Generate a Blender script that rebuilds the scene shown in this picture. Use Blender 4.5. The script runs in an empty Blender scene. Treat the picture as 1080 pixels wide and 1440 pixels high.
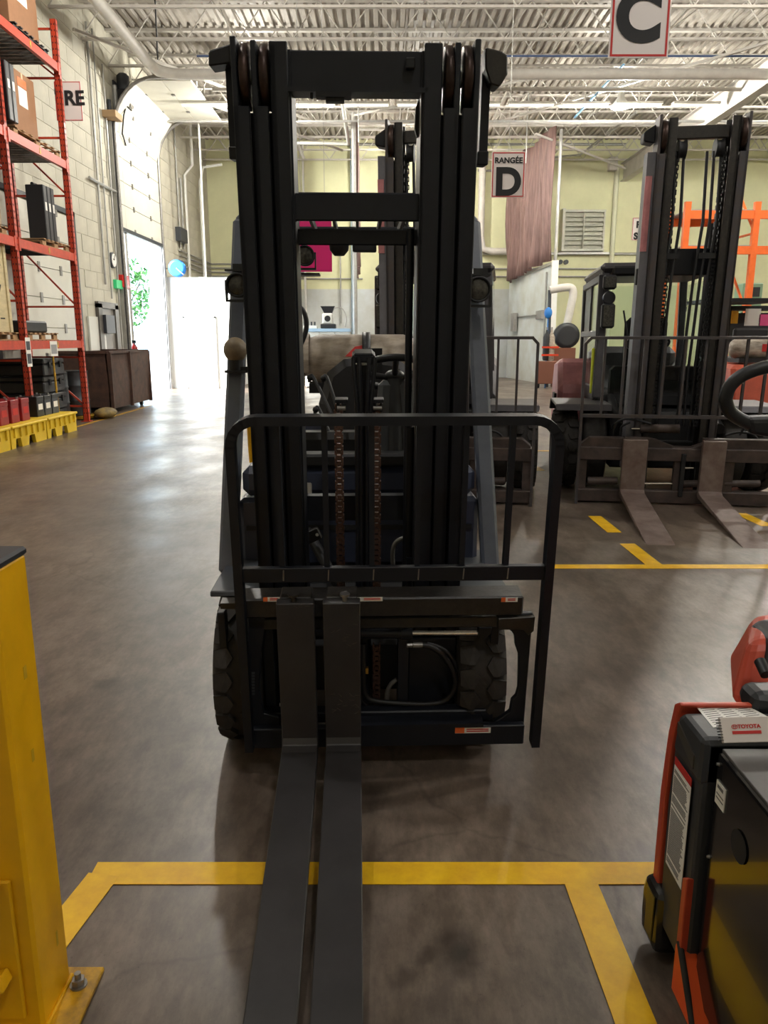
import bpy, math, random
from mathutils import Vector, Matrix
R = math.radians
random.seed(7)
scene = bpy.context.scene
COL = scene.collection
# ------------------------------------------------------------------ camera, world, sun, area lights, exposure
CAM_H, PITCH, FPX = 1.6, R(12.7), 1081.0
cam_d = bpy.data.cameras.new('camera'); cam = bpy.data.objects.new('camera', cam_d); COL.objects.link(cam)
cam.location = (0, 0, CAM_H); cam.rotation_euler = (R(90) - PITCH, 0, 0)
cam_d.sensor_fit = 'VERTICAL'; cam_d.sensor_height = 36; cam_d.lens = 36 * FPX / 1440
cam_d.clip_start = .05; cam_d.clip_end = 300
scene.camera = cam
w = bpy.data.worlds.new('world'); scene.world = w; w.use_nodes = True
bg = w.node_tree.nodes['Background']; bg.inputs[0].default_value = (.6, .8, 1, 1); bg.inputs[1].default_value = 7.0
sun_d = bpy.data.lights.new('sun', 'SUN'); sun_d.energy = 30; sun_d.angle = R(1.5); sun_d.color = (1, .96, .9)
sun = bpy.data.objects.new('sun', sun_d); COL.objects.link(sun)
sun.rotation_euler = Vector((.8, .5, -.55)).to_track_quat('-Z', 'Y').to_euler()
LAMPS = [(6.65, 23.6, 900), (13.2, 22.8, 900), (-3.6, 23.6, 800), (1.5, 29.2, 600), (-2.6, 13, 560), (6.6, 14, 700), (14, 13, 700), (6.6, 4, 420), (14, 4, 420), (-2.6, 3, 210), (1.8, -2.5, 260)]  # third lamp is added for more far light, hidden behind the mast
for x, y, watt in LAMPS:
    l = bpy.data.lights.new('high_bay_light', 'POINT'); l.shadow_soft_size = .16
    l.energy = watt; l.color = (1, .95, .86) if y > 8 else (1, .97, .93)
    o = bpy.data.objects.new('high_bay_light', l); COL.objects.link(o); o.location = (x, y, 7.72)
scene.view_settings.view_transform = 'Standard'; scene.view_settings.look = 'None'
scene.view_settings.gamma = 1; scene.view_settings.use_curve_mapping = False
scene.view_settings.exposure = 0.35

# ------------------------------------------------------------------ measuring helpers: photo position + real distance -> place
FWD = Vector((0, math.cos(PITCH), -math.sin(PITCH))); UP = Vector((0, math.sin(PITCH), math.cos(PITCH)))
CAMP = Vector((0, 0, CAM_H))
def ray(px, py): return FWD + Vector((1, 0, 0)) * ((px - 540) / FPX) + UP * ((720 - py) / FPX)
def onY(px, py, Y):
    d = ray(px, py); return CAMP + d * (Y / d.y)
def onZ(px, py, z=0):
    d = ray(px, py); return CAMP + d * ((z - CAM_H) / d.z)
def inM(M, px, py, c):                 # local x, z on the plane y=c of a frame
    I = M.inverted(); o = I @ CAMP; d = I.to_3x3() @ ray(px, py)
    p = o + d * ((c - o.y) / d.y); return p.x, p.z

# ------------------------------------------------------------------ materials
def lin(c): return tuple(((v / 255) / 12.92 if v / 255 <= .04045 else ((v / 255 + .055) / 1.055) ** 2.4) for v in c)
MATS = {}
def mat(name, rgb, rough=.5, metal=0, var=.0, scale=6, bump=0, emit=0, rgb2=None, alpha=1, spec=.5, coat=0, stretch=(1, 1, 1)):
    if name in MATS: return MATS[name]
    m = bpy.data.materials.new(name); m.use_nodes = True; nt = m.node_tree; b = nt.nodes['Principled BSDF']
    c = lin(rgb) + (1,)
    b.inputs['Base Color'].default_value = c; b.inputs['Roughness'].default_value = rough
    b.inputs['Metallic'].default_value = metal; b.inputs['Specular IOR Level'].default_value = spec
    b.inputs['Coat Weight'].default_value = coat
    if var or rgb2 or bump:
        tc = nt.nodes.new('ShaderNodeTexCoord'); mp = nt.nodes.new('ShaderNodeMapping'); mp.inputs['Scale'].default_value = stretch
        nz = nt.nodes.new('ShaderNodeTexNoise'); nz.inputs['Scale'].default_value = scale; nz.inputs['Detail'].default_value = 6
        nz.inputs['Roughness'].default_value = .65
        nt.links.new(tc.outputs['Object'], mp.inputs[0]); nt.links.new(mp.outputs[0], nz.inputs['Vector'])
        cr = nt.nodes.new('ShaderNodeValToRGB'); cr.color_ramp.elements[0].position = .35; cr.color_ramp.elements[1].position = .68
        c2 = (lin(rgb2) if rgb2 else tuple(v * (1 - var) for v in c[:3])) + (1,)
        c1 = c if rgb2 else tuple(min(1, v * (1 + var * .5)) for v in c[:3]) + (1,)
        cr.color_ramp.elements[0].color = c2; cr.color_ramp.elements[1].color = c1
        nt.links.new(nz.outputs['Fac'], cr.inputs[0]); nt.links.new(cr.outputs[0], b.inputs['Base Color'])
        if bump:
            bp = nt.nodes.new('ShaderNodeBump'); bp.inputs['Strength'].default_value = bump; bp.inputs['Distance'].default_value = .01
            nt.links.new(nz.outputs['Fac'], bp.inputs['Height']); nt.links.new(bp.outputs[0], b.inputs['Normal'])
    if emit:
        b.inputs['Emission Color'].default_value = c; b.inputs['Emission Strength'].default_value = emit
    if alpha < 1:
        b.inputs['Transmission Weight'].default_value = 1; b.inputs['IOR'].default_value = 1.05
    MATS[name] = m; return m
K = mat('black_paint', (17, 21, 30), .48, spec=.4, var=.25, scale=14, bump=.03)
KD = mat('black_matte', (12, 13, 17), .6, var=.2, scale=20)
KF = mat('fork_steel_black', (46, 44, 45), .45, var=.3, scale=5, bump=.05)
KW = mat('scuffed_black', (24, 23, 22), .4, rgb2=(44, 40, 36), scale=30, bump=.2)
HOSE = mat('hose_rubber', (16, 16, 18), .5)
RUB = mat('rubber', (30, 28, 27), .75, rgb2=(50, 46, 42), scale=12, bump=.3)
ROLL = mat('roller_steel', (62, 46, 40), .38, .6, var=.4, scale=20)
CHR = mat('chrome_rod', (220, 214, 205), .18, 1)
STEEL = mat('zinc_steel', (150, 148, 145), .4, .8, var=.2, scale=20)
CHAIN = mat('chain_steel', (104, 78, 68), .45, .7, var=.4, scale=60)
NAVY = mat('navy_body', (50, 57, 78), .42, var=.15, scale=6)
GREY = mat('pillar_grey', (84, 90, 102), .35, var=.2, scale=8)
GUN = mat('gun_metal', (70, 70, 76), .5, .2, rgb2=(76, 68, 64), scale=9)
CARR = mat('worn_brown_steel', (84, 71, 66), .55, .1, rgb2=(56, 48, 46), scale=8, bump=.1)
FORKB = mat('worn_fork_steel', (128, 114, 108), .6, .15, rgb2=(98, 80, 72), scale=6, bump=.1)
TANKM = mat('grimy_tank', (196, 184, 168), .5, rgb2=(128, 116, 102), scale=5, stretch=(1, 1, 3))
SEAT = mat('seat_vinyl', (24, 24, 28), .55)
YEL = mat('safety_yellow', (235, 176, 12), .38, var=.12, scale=4)
YELD = mat('yellow_worn', (218, 168, 22), .5, rgb2=(140, 106, 40), scale=14, bump=.2)
YPL = mat('yellow_plastic', (232, 196, 44), .5, var=.1)
ORG = mat('orange_paint', (206, 62, 30), .35, var=.08)
ORGR = mat('rack_orange_red', (196, 66, 40), .45, var=.2, scale=8)
ORGB = mat('rack_bright_orange', (240, 110, 40), .45, var=.1)
WHITE = mat('white_paint', (226, 226, 220), .5, var=.05)
OFFW = mat('joist_white', (196, 192, 184), .55, var=.12, scale=3)
WIRE = mat('galvanised_pipe', (170, 170, 166), .4, .5, var=.15)
PAPER = mat('paper', (232, 230, 224), .7)
REDL = mat('red_print', (190, 40, 36), .6)
ORL = mat('orange_print', (232, 110, 50), .6)
INK = mat('ink', (24, 24, 26), .7)
SIGN = mat('sign_white', (226, 218, 214), .5)
GLASS = mat('cab_glass', (238, 246, 244), .03, alpha=.2)
LENS = mat('lens', (70, 68, 62), .15, var=.5, scale=60)
WOOD = mat('pallet_wood', (168, 132, 92), .75, var=.3, scale=10, stretch=(1, 6, 6))
CARD = mat('cardboard', (150, 108, 76), .8, var=.1)
PLY = mat('plywood', (206, 190, 150), .7, var=.15, scale=4, stretch=(1, 1, 4))
BKP = mat('black_plastic', (28, 30, 34), .45)
DKB = mat('dark_grey_plastic', (56, 60, 66), .5)
BRED = mat('battery_red', (146, 30, 36), .4, var=.2)
BINB = mat('brown_bin', (84, 58, 46), .7, rgb2=(52, 36, 30), scale=5, bump=.3)
DRUM = mat('drum_steel', (74, 78, 82), .4, .4, var=.2)
PINK = mat('faded_red_body', (200, 132, 134), .5, rgb2=(168, 108, 112), scale=5)
CABG = mat('cab_grey', (74, 72, 76), .45, .2, var=.25, scale=5)
MAG = mat('magenta_sheet', (226, 0, 120), .5)
CURT = mat('curtain', (150, 120, 114), .7, rgb2=(112, 88, 84), scale=3, stretch=(4, 4, .3))
GRN = mat('machine_green', (120, 150, 122), .5)
BLUE = mat('reel_blue', (40, 120, 200), .4)
LEAF = mat('leaf', (60, 110, 50), .6, var=.4, scale=3)
BARK = mat('bark', (70, 56, 44), .9)
DOORP = mat('door_panel_white', (214, 212, 200), .5, var=.06, scale=2)
YTAPE = mat('tape_yellow', (248, 202, 26), .5, rgb2=(226, 172, 26), scale=9)
CAPB = mat('cap_rubber', (34, 36, 42), .5)
TUBE = mat('lit_tube', (255, 246, 226), .5, emit=1.1)
LAMPM = mat('lamp_glow', (255, 240, 205), .5, emit=30)
FIREX = mat('fire_red', (200, 30, 26), .35)
EXITG = mat('exit_green', (40, 150, 90), .5, emit=.6)

# ------------------------------------------------------------------ mesh builder
class MB:
    def __init__(s, M=None): s.v = []; s.f = []; s.sm = []; s.M = M or Matrix()
    def add(s, vs, fs, smooth=False):
        n = len(s.v); s.v += [s.M @ Vector(v) for v in vs]
        s.f += [tuple(i + n for i in f) for f in fs]; s.sm += [smooth] * len(fs); return s
    def box(s, x0, x1, y0, y1, z0, z1):
        vs = [(x, y, z) for z in (z0, z1) for y in (y0, y1) for x in (x0, x1)]
        return s.add(vs, [(0, 2, 3, 1), (4, 5, 7, 6), (0, 1, 5, 4), (2, 6, 7, 3), (0, 4, 6, 2), (1, 3, 7, 5)])
    def hexa(s, b, t):                  # bottom 4 points, top 4 points
        return s.add(list(b) + list(t), [(3, 2, 1, 0), (4, 5, 6, 7), (0, 1, 5, 4), (1, 2, 6, 5), (2, 3, 7, 6), (3, 0, 4, 7)])
    def prism(s, poly, ax, a, b):       # poly in the two other axes (x,z | y,z | x,y), extruded a..b
        def P(u, v, w): return {'y': (u, w, v), 'x': (w, u, v), 'z': (u, v, w)}[ax]
        n = len(poly); vs = [P(u, v, a) for u, v in poly] + [P(u, v, b) for u, v in poly]
        fs = [tuple(range(n))[::-1], tuple(range(n, 2 * n))] + [(i, (i + 1) % n, n + (i + 1) % n, n + i) for i in range(n)]
        return s.add(vs, fs)
    def cyl(s, p, q, r, n=12, r2=None, caps=True):
        p = Vector(p); q = Vector(q); d = q - p
        if d.length < 1e-6: return s
        r2 = r if r2 is None else r2; d.normalize()
        u = d.orthogonal().normalized(); w_ = d.cross(u)
        vs = [p + (u * math.cos(2 * math.pi * i / n) + w_ * math.sin(2 * math.pi * i / n)) * r for i in range(n)]
        vs += [q + (u * math.cos(2 * math.pi * i / n) + w_ * math.sin(2 * math.pi * i / n)) * r2 for i in range(n)]
        s.add(vs, [(i, (i + 1) % n, n + (i + 1) % n, n + i) for i in range(n)], n > 6)
        if caps:
            s.add(vs, [tuple(range(n))[::-1], tuple(range(n, 2 * n))])
        return s
    def bar(s, p, q, wd, h, up=(0, 0, 1)):
        p = Vector(p); q = Vector(q); d = (q - p).normalized(); up = Vector(up)
        r = d.cross(up)
        if r.length < 1e-4: r = d.orthogonal()
        r.normalize(); u = r.cross(d); r *= wd / 2; u *= h / 2
        return s.hexa([p - r - u, p + r - u, p + r + u, p - r + u], [q - r - u, q + r - u, q + r + u, q - r + u])
    def tube(s, pts, r, n=8, closed=False):
        pts = [Vector(p) for p in pts]; m = len(pts); rings = []; u = None
        for i, p in enumerate(pts):
            a = pts[i - 1] if (i > 0 or closed) else p; b = pts[(i + 1) % m] if (i < m - 1 or closed) else p
            d = (b - a).normalized()
            u = d.orthogonal().normalized() if u is None else (u - d * u.dot(d)).normalized()
            w_ = d.cross(u); rings.append([p + (u * math.cos(2 * math.pi * k / n) + w_ * math.sin(2 * math.pi * k / n)) * r for k in range(n)])
        vs = [v for g in rings for v in g]; fs = []
        for i in range(m if closed else m - 1):
            j = (i + 1) % m
            fs += [(i * n + k, i * n + (k + 1) % n, j * n + (k + 1) % n, j * n + k) for k in range(n)]
        s.add(vs, fs, True)
        if not closed: s.add(rings[0] + rings[-1], [tuple(range(n))[::-1], tuple(range(n, 2 * n))])
        return s
    def lathe(s, c, prof, ax='x', n=32, closed=True):  # prof: (along, radius)
        c = Vector(c); vs = []
        for a, r in prof:
            for k in range(n):
                t = 2 * math.pi * k / n; u, v = r * math.cos(t), r * math.sin(t)
                vs.append(c + Vector({'x': (a, u, v), 'y': (v, a, u), 'z': (u, v, a)}[ax]))
        m = len(prof); fs = []
        for i in range(m - 1): fs += [(i * n + k, i * n + (k + 1) % n, (i + 1) * n + (k + 1) % n, (i + 1) * n + k) for k in range(n)]
        s.add(vs, fs, True)
        if closed: s.add(vs, [tuple(range(n))[::-1], tuple(range((m - 1) * n, m * n))])
        return s
    def ball(s, c, r, n=12, sc=(1, 1, 1)):
        c = Vector(c); prof = []; vs = []; fs = []
        for i in range(n + 1):
            a = math.pi * i / n
            for k in range(2 * n):
                t = math.pi * k / n
                vs.append(c + Vector((math.sin(a) * math.cos(t) * sc[0], math.sin(a) * math.sin(t) * sc[1], math.cos(a) * sc[2])) * r)
        for i in range(n): fs += [(i * 2 * n + k, (i + 1) * 2 * n + k, (i + 1) * 2 * n + (k + 1) % (2 * n), i * 2 * n + (k + 1) % (2 * n)) for k in range(2 * n)]
        return s.add(vs, fs, True)
OFF = {}
def obj(name, mb, m, parent=None, bevel=0, label=None, kind=None, seg=1):
    off = OFF.get(parent.name, Vector()) if parent else Vector()
    me = bpy.data.meshes.new(name); me.from_pydata([tuple(v - off) for v in mb.v], [], mb.f)
    me.polygons.foreach_set('use_smooth', mb.sm); me.materials.append(m); me.update()
    o = bpy.data.objects.new(name, me); COL.objects.link(o)
    if parent: o.parent = parent
    OFF[o.name] = off
    if bevel:
        b = o.modifiers.new('bevel', 'BEVEL'); b.width = bevel; b.segments = seg; b.limit_method = 'ANGLE'; b.angle_limit = R(40)
    if label: o['label'] = label
    if kind: o['kind'] = kind
    return o
def thing(name, loc, label, cat, group=None):
    o = bpy.data.objects.new(name, None); COL.objects.link(o); o.location = loc; o.empty_display_size = .1
    OFF[o.name] = Vector(loc); o['label'] = label; o['category'] = cat
    if group: o['group'] = group
    return o
def single(name, mb, m, label, cat, group=None, bevel=0, kind=None):
    c = Vector((sum(v.x for v in mb.v) / len(mb.v), sum(v.y for v in mb.v) / len(mb.v), min(v.z for v in mb.v)))
    for v in mb.v: v -= c
    o = obj(name, mb, m, None, bevel, label, kind); o.location = c; o['category'] = cat; OFF[o.name] = c
    if group: o['group'] = group
    return o
def struct(name, mb, m, bevel=0): return obj(name, mb, m, None, bevel, kind='structure')
def copy_tree(o, parent=None, seen=None):
    c = o.copy(); COL.objects.link(c)
    if parent: c.parent = parent
    for ch in list(KIDS.get(o.name, [])): copy_tree(ch, c)
    return c
KIDS = {}
def index_kids():
    KIDS.clear()
    for o in bpy.data.objects:
        if o.parent: KIDS.setdefault(o.parent.name, []).append(o)
def text(name, s, size, M, m, parent, bold=0, depth=.002, sx=1):
    cu = bpy.data.curves.new('t', 'FONT'); cu.body = s; cu.size = size; cu.extrude = depth; cu.offset = bold
    cu.align_x = 'CENTER'; cu.align_y = 'CENTER'; cu.resolution_u = 8
    t = bpy.data.objects.new('t', cu); COL.objects.link(t)
    me = bpy.data.meshes.new_from_object(t); bpy.data.objects.remove(t)
    me.name = name
    off = OFF.get(parent.name, Vector()) if parent else Vector()
    me.transform(Matrix.Translation(-off) @ M @ Matrix.Diagonal((sx, 1, 1, 1))); me.materials.clear(); me.materials.append(m)
    o = bpy.data.objects.new(name, me); COL.objects.link(o); o.parent = parent; OFF[o.name] = off
    return o
FRONT = Matrix.Rotation(R(90), 4, 'X')          # text facing -Y
def facing(loc, rz=0): return Matrix.Translation(loc) @ Matrix.Rotation(rz, 4, 'Z') @ FRONT

# ================================================================== SETTING
XL, YF, ZC = -7.1, 33.0, 9.3
def onX(px, py, X):
    d = ray(px, py); return CAMP + d * (X / d.x)
def floor_mat():
    m = bpy.data.materials.new('polished_concrete'); m.use_nodes = True; nt = m.node_tree; b = nt.nodes['Principled BSDF']; L = nt.links.new
    tc = nt.nodes.new('ShaderNodeTexCoord')
    def noise(s, d, st=(1, 1, 1), r=.6):
        mp = nt.nodes.new('ShaderNodeMapping'); mp.inputs['Scale'].default_value = st; L(tc.outputs['Object'], mp.inputs[0])
        n = nt.nodes.new('ShaderNodeTexNoise'); n.inputs['Scale'].default_value = s; n.inputs['Detail'].default_value = d; n.inputs['Roughness'].default_value = r
        L(mp.outputs[0], n.inputs['Vector']); return n.outputs['Fac']
    def ramp(f, p0, c0, p1, c1):
        r = nt.nodes.new('ShaderNodeValToRGB'); e = r.color_ramp.elements; e[0].position = p0; e[1].position = p1
        e[0].color = tuple(c0) + (1,); e[1].color = tuple(c1) + (1,); L(f, r.inputs[0]); return r.outputs[0]
    def mix(f, a, c, mode='MIX'):
        x = nt.nodes.new('ShaderNodeMix'); x.data_type = 'RGBA'; x.blend_type = mode
        if isinstance(f, float): x.inputs[0].default_value = f
        else: L(f, x.inputs[0])
        L(a, x.inputs[6]); L(c, x.inputs[7]); return x.outputs[2]
    base = ramp(noise(.7, 8), .35, lin((98, 86, 76)), .65, lin((140, 126, 113)))
    fine = ramp(noise(9, 8, (1, .45, 1), .75), .4, (.58, .56, .55), .6, (1, 1, 1))
    c = mix(1.0, base, fine, 'MULTIPLY')
    speck = ramp(noise(60, 3), .28, (.72, .7, .68), .36, (1, 1, 1)); c = mix(1.0, c, speck, 'MULTIPLY')
    grain = ramp(noise(38, 5, (1, .25, 1), .7), .3, (.74, .74, .74), .7, (1, 1, 1)); c = mix(1.0, c, grain, 'MULTIPLY')
    broad = ramp(noise(.35, 3), .3, (.86, .86, .88), .7, (1.1, 1.08, 1.05)); c = mix(1.0, c, broad, 'MULTIPLY')
    dark = ramp(noise(1.3, 2), .26, (.4, .38, .36), .36, (1, 1, 1)); c = mix(.75, c, dark, 'MULTIPLY')
    v = nt.nodes.new('ShaderNodeTexVoronoi'); v.feature = 'DISTANCE_TO_EDGE'; v.inputs['Scale'].default_value = .4
    n3 = nt.nodes.new('ShaderNodeTexNoise'); n3.inputs['Scale'].default_value = 2; n3.inputs['Detail'].default_value = 5; L(tc.outputs['Object'], n3.inputs['Vector'])
    va = nt.nodes.new('ShaderNodeMix'); va.data_type = 'RGBA'; va.inputs[0].default_value = .3; L(tc.outputs['Object'], va.inputs[6]); L(n3.outputs['Color'], va.inputs[7])
    L(va.outputs[2], v.inputs['Vector'])
    c = mix(.5, c, ramp(v.outputs['Distance'], .0004, (.5, .48, .46), .0022, (1, 1, 1)), 'MULTIPLY')
    for (px, py, rad) in ((640, 1352, .05), (566, 1384, .03), (600, 1362, .018), (648, 1375, .03), (155, 965, .05), (930, 1330, .05), (500, 1120, .1)):   # oil stains on the slab
        q = onZ(px, py); vm = nt.nodes.new('ShaderNodeVectorMath'); vm.operation = 'DISTANCE'; L(va.outputs[2], vm.inputs[0])
        vm.inputs[1].default_value = (q.x * .7 + .15, q.y * .7 + .15, .15); c = mix(.75, c, ramp(vm.outputs['Value'], rad * .5, (.35, .33, .31), rad * 1.3, (1, 1, 1)), 'MULTIPLY')
    L(c, b.inputs['Base Color'])
    rr = nt.nodes.new('ShaderNodeMapRange'); rr.inputs['To Min'].default_value = .285; rr.inputs['To Max'].default_value = .44
    rr.inputs['From Min'].default_value = .3; rr.inputs['From Max'].default_value = .7
    L(noise(1.6, 4, (1, .6, 1), .55), rr.inputs['Value']); L(rr.outputs[0], b.inputs['Roughness'])
    bp = nt.nodes.new('ShaderNodeBump'); bp.inputs['Strength'].default_value = .14; bp.inputs['Distance'].default_value = .012
    L(noise(3, 5, (1, .4, 1), .5), bp.inputs['Height']); L(bp.outputs[0], b.inputs['Normal'])
    b.inputs['Specular IOR Level'].default_value = .6
    return m
WALLY = mat('wall_yellow_green', (212, 212, 172), .8, var=.1, scale=.6, bump=.05)
WALLL = mat('wall_cream', (194, 190, 174), .7, var=.12, scale=1.5, bump=.1)
WALLW = mat('wall_pale_grey', (198, 204, 206), .6, rgb2=(178, 180, 172), scale=.8)
DECK = mat('deck_white', (172, 166, 156), .6, var=.15, scale=1)
struct('floor', MB().box(-7.5, 22, -8, 33.2, -.15, 0), floor_mat())
OUTG = mat('outdoor_pavement', (190, 190, 186), .8, var=.1)
struct('ground', MB().box(-70, -7.5, -30, 80, -.25, -.04), OUTG)
D0, D1, DT = 21.6, 25.4, 7.1           # big sectional door opening in the left wall
wl = struct('wall_left', MB().box(XL - .35, XL, -8, D0, 0, ZC + .09).box(XL - .35, XL, D1, 33.2, 0, ZC + .09).box(XL - .35, XL, D0, D1, DT, ZC + .09), WALLL)
OFF['wall_left'] = Vector()
bm0 = MB().box(-.004, .012, .006, .794, .006, .394)
blk = None; nb = 0; rest = MB()
for iy in range(0, 27):
    for iz in range(0, 23):
        y = 11.4 + iy * .8 + (.4 if iz % 2 else 0); z = iz * .4
        if y > 32.1 or (y + .8 > D0 - .2 and y < D1 + .2 and z < DT + .4): continue
        if 14.2 < y + .8 and y < 18.6 and z < 4.4: continue
        if nb < 300 and y > 13:
            if blk is None: blk = obj('block', bm0, WALLL, wl); o = blk
            else: o = blk.copy(); COL.objects.link(o)
            o.location = (XL, y, z); nb += 1
        else: rest.box(XL - .004, XL + .012, y + .006, y + .794, z + .006, z + .394)
obj('block_field', rest, WALLL, wl, kind='stuff')
wf = struct('wall_far', MB().box(-7.5, 22.3, YF, YF + .3, 0, ZC + .09), WALLY)
rest = MB()
obj('lower_panel', MB().box(-7.1, 5.4, YF - .03, YF, 0, 3.6), WALLW, wf)
struct('wall_right', MB().box(22, 22.3, -8, 33, 0, ZC + .09), WALLY)
struct('wall_back', MB().box(-7.5, 22.3, -8.3, -8, 0, ZC + .09), WALLL)
# ceiling: ribbed steel deck, joists, girders
dk = MB(); x = XL - .4; pts = []
while x < 22.4:
    pts += [(x, ZC), (x + .09, ZC), (x + .115, ZC + .075), (x + .195, ZC + .075)]; x += .22
n = len(pts)
dk.add([(p[0], -8.3, p[1]) for p in pts] + [(p[0], 33.3, p[1]) for p in pts], [(i, i + 1, n + i + 1, n + i) for i in range(n - 1)])
dk.box(XL - .4, 22.4, -8.3, 33.3, ZC + .08, ZC + .2)
ceil = struct('ceiling', dk, DECK)
rr = random.Random(3)
for k, y in enumerate([16.4, 18.2, 20.0, 21.8, 23.6, 25.4, 27.2, 29.0, 30.8, 32.4]):
    j = obj('roof_joist', MB().box(XL, 22, y - .06, y + .06, ZC - .07, ZC - .005).box(XL, 22, y - .05, y - .012, 8.42, 8.47).box(XL, 22, y + .012, y + .05, 8.42, 8.47), OFFW, ceil)
    wb = MB(); xx = XL; up = True
    while xx < 21.6:
        a, b_ = (8.45, ZC - .04) if up else (ZC - .04, 8.45)
        wb.cyl((xx, y, a), (xx + .62, y, b_), .016, 5, caps=False); xx += .62; up = not up
    obj('joist_web', wb, OFFW, j)
for gx, z0 in ((9.6, 7.75), (-.9, 8.05)):
    if gx > 0: g = obj('girder', MB().box(gx - .14, gx + .14, -8, YF, z0, z0 + .03).box(gx - .02, gx + .02, -8, YF, z0 + .03, 8.42).box(gx - .14, gx + .14, -8, YF, 8.39, 8.42), OFFW, ceil)
for a, b_ in (((-6.9, 19.0, 8.3), (-2.2, 26.5, 8.3)), ((9.5, 19, 8.3), (3.2, 27, 8.3)), ((-1, 26, 8.35), (4.3, 22.2, 8.35)), ((5, 27.5, 8.2), (9.3, 31.8, 8.0)), ((12, 18, 8.3), (9.7, 26, 8.3)), ((-6, 23, 8.25), (-1.5, 30, 8.25))):
    obj('diagonal_brace', MB().bar(a, b_, .06, .06), OFFW, ceil)
for y0, y1 in ((18.2, 25.4), (25.4, 32.4)):
    for xx in (-3.5, 0.5, 3.5, 6.5, 12.5):
        obj('bridging_rod', MB().bar((xx, y0, 8.48), (xx, y1, 8.48), .03, .03).bar((xx + .25, y0, 8.5), (xx + .25, y1, ZC - .08), .02, .02), OFFW, ceil)
# pipes, conduit and fittings under the roof
def pipe(name, pts, r, m, label, cat='pipe', group=None, n=8): return single(name, MB().tube(pts, r, n), m, label, cat, group)
pipe('sprinkler_main', [(-5.7, 12, 8.2), (-5.7, 20.6, 8.12), (-5.6, 21.0, 8.08), (-5.2, 21.15, 8.05), (21, 21.15, 8.05)], .13, OFFW, 'thick cream ceiling pipe that bends above the sectional door', n=12)
pipe('branch_pipe', [(-7, 25.0, 7.95), (20, 25.0, 7.95)], .035, WIRE, 'thin grey pipe crossing under the joists behind the row of light strips')
pipe('branch_pipe', [(-4.6, 22.6, 8.12), (21.5, 22.6, 8.12)], .05, OFFW, 'white ceiling pipe crossing just below the large letter C sign')
pipe('blue_conduit', [(-4.6, 20.9, 8.38), (21.5, 20.9, 8.38)], .025, mat('conduit_blue', (70, 90, 130), .5), 'thin blue line crossing the ceiling behind the letter C sign')
pipe('blue_strut', [onY(877, 91, 21.35), onY(808, 165, 25.2)], .03, mat('strut_blue', (120, 170, 205), .5), 'pale blue strut slanting down left from the blue ceiling line')
pipe('slanted_rod', [onY(895, 158, 27), onY(815, 218, 31.5), onY(770, 222, 32.8)], .04, WIRE, 'grey rod slanting from the girder to the far wall above the louvre')
for i, (px, d) in enumerate(((503, 24.3), (590, 26), (748, 27))):
    p = onY(px, 0, d)
    pipe('drop_rod', [(p.x, d, 9.3), (p.x, d, 7.2)], .02, WIRE, ['thin drop rod left of the second truck mast', 'thin drop rod above the second truck mast', 'thin drop rod left of the curtain pole'][i])
# linear light strips (a row under the joists)
for i, xx in enumerate([-5.0, -3.5, -2.0, -.5, 1.0, 2.6, 4.1, 5.6, 7.1, 8.7]):
    t = thing('light_strip', (xx, 23.4, 7.95), 'slim white light strip under the joists, %s' % (['first by the open sectional door', 'second from the open sectional door', 'third from the open sectional door', 'just left of the mast opening', 'seen through the mast opening', 'at the right mast channel', 'right of the front mast', 'above the curtain', 'left of the glowing round lamp', 'right of the glowing round lamp'][i]), 'light', 'light strips under the roof')
    obj('housing', MB().box(xx - .65, xx + .65, 23.3, 23.5, 7.97, 8.03).box(xx - .02, xx + .02, 23.39, 23.41, 8.03, 8.42), WHITE, t)
    obj('tube', MB().box(xx - .62, xx + .62, 23.36, 23.44, 7.93, 7.97), TUBE, t)
for i, (x, y, _) in enumerate(LAMPS[:4]):
    t = thing('high_bay_lamp', (x, y, 7.95), ['glowing round ceiling lamp left of the right truck mast', 'glowing round ceiling lamp at the right edge of the picture', 'added ceiling lamp hidden behind the left mast channel', 'glowing ceiling lamp at the far wall behind the mast'][i], 'lamp', 'high bay lamps')
    obj('reflector', MB().lathe((x, y, 7.95), [(0, .27), (.12, .2), (.25, .1), (.4, .08)], 'z', 24, closed=False), WHITE, t)
    obj('bulb', MB().lathe((x, y, 7.9), [(0, .085), (.06, .085)], 'z', 16), LAMPM, t)
    obj('hanger', MB().cyl((x, y, 8.3), (x, y, 8.6), .015), WIRE, t)
for i, (x, y, _) in enumerate(LAMPS[4:]):
    t = thing('high_bay_lamp', (x, y, 7.95), ['round ceiling lamp outside the picture, left above the middle aisle', 'round ceiling lamp outside the picture, right above the middle aisle', 'round ceiling lamp outside the picture, far right above the middle aisle', 'round ceiling lamp outside the picture, right above the right truck', 'round ceiling lamp outside the picture, far right near the camera', 'round ceiling lamp outside the picture, above the front forklift', 'round ceiling lamp outside the picture, behind the camera'][i], 'lamp', 'high bay lamps over the nearer aisle')
    obj('reflector', MB().lathe((x, y, 7.95), [(0, .27), (.12, .2), (.25, .1), (.65, .08)], 'z', 24, closed=False), WHITE, t)

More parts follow.
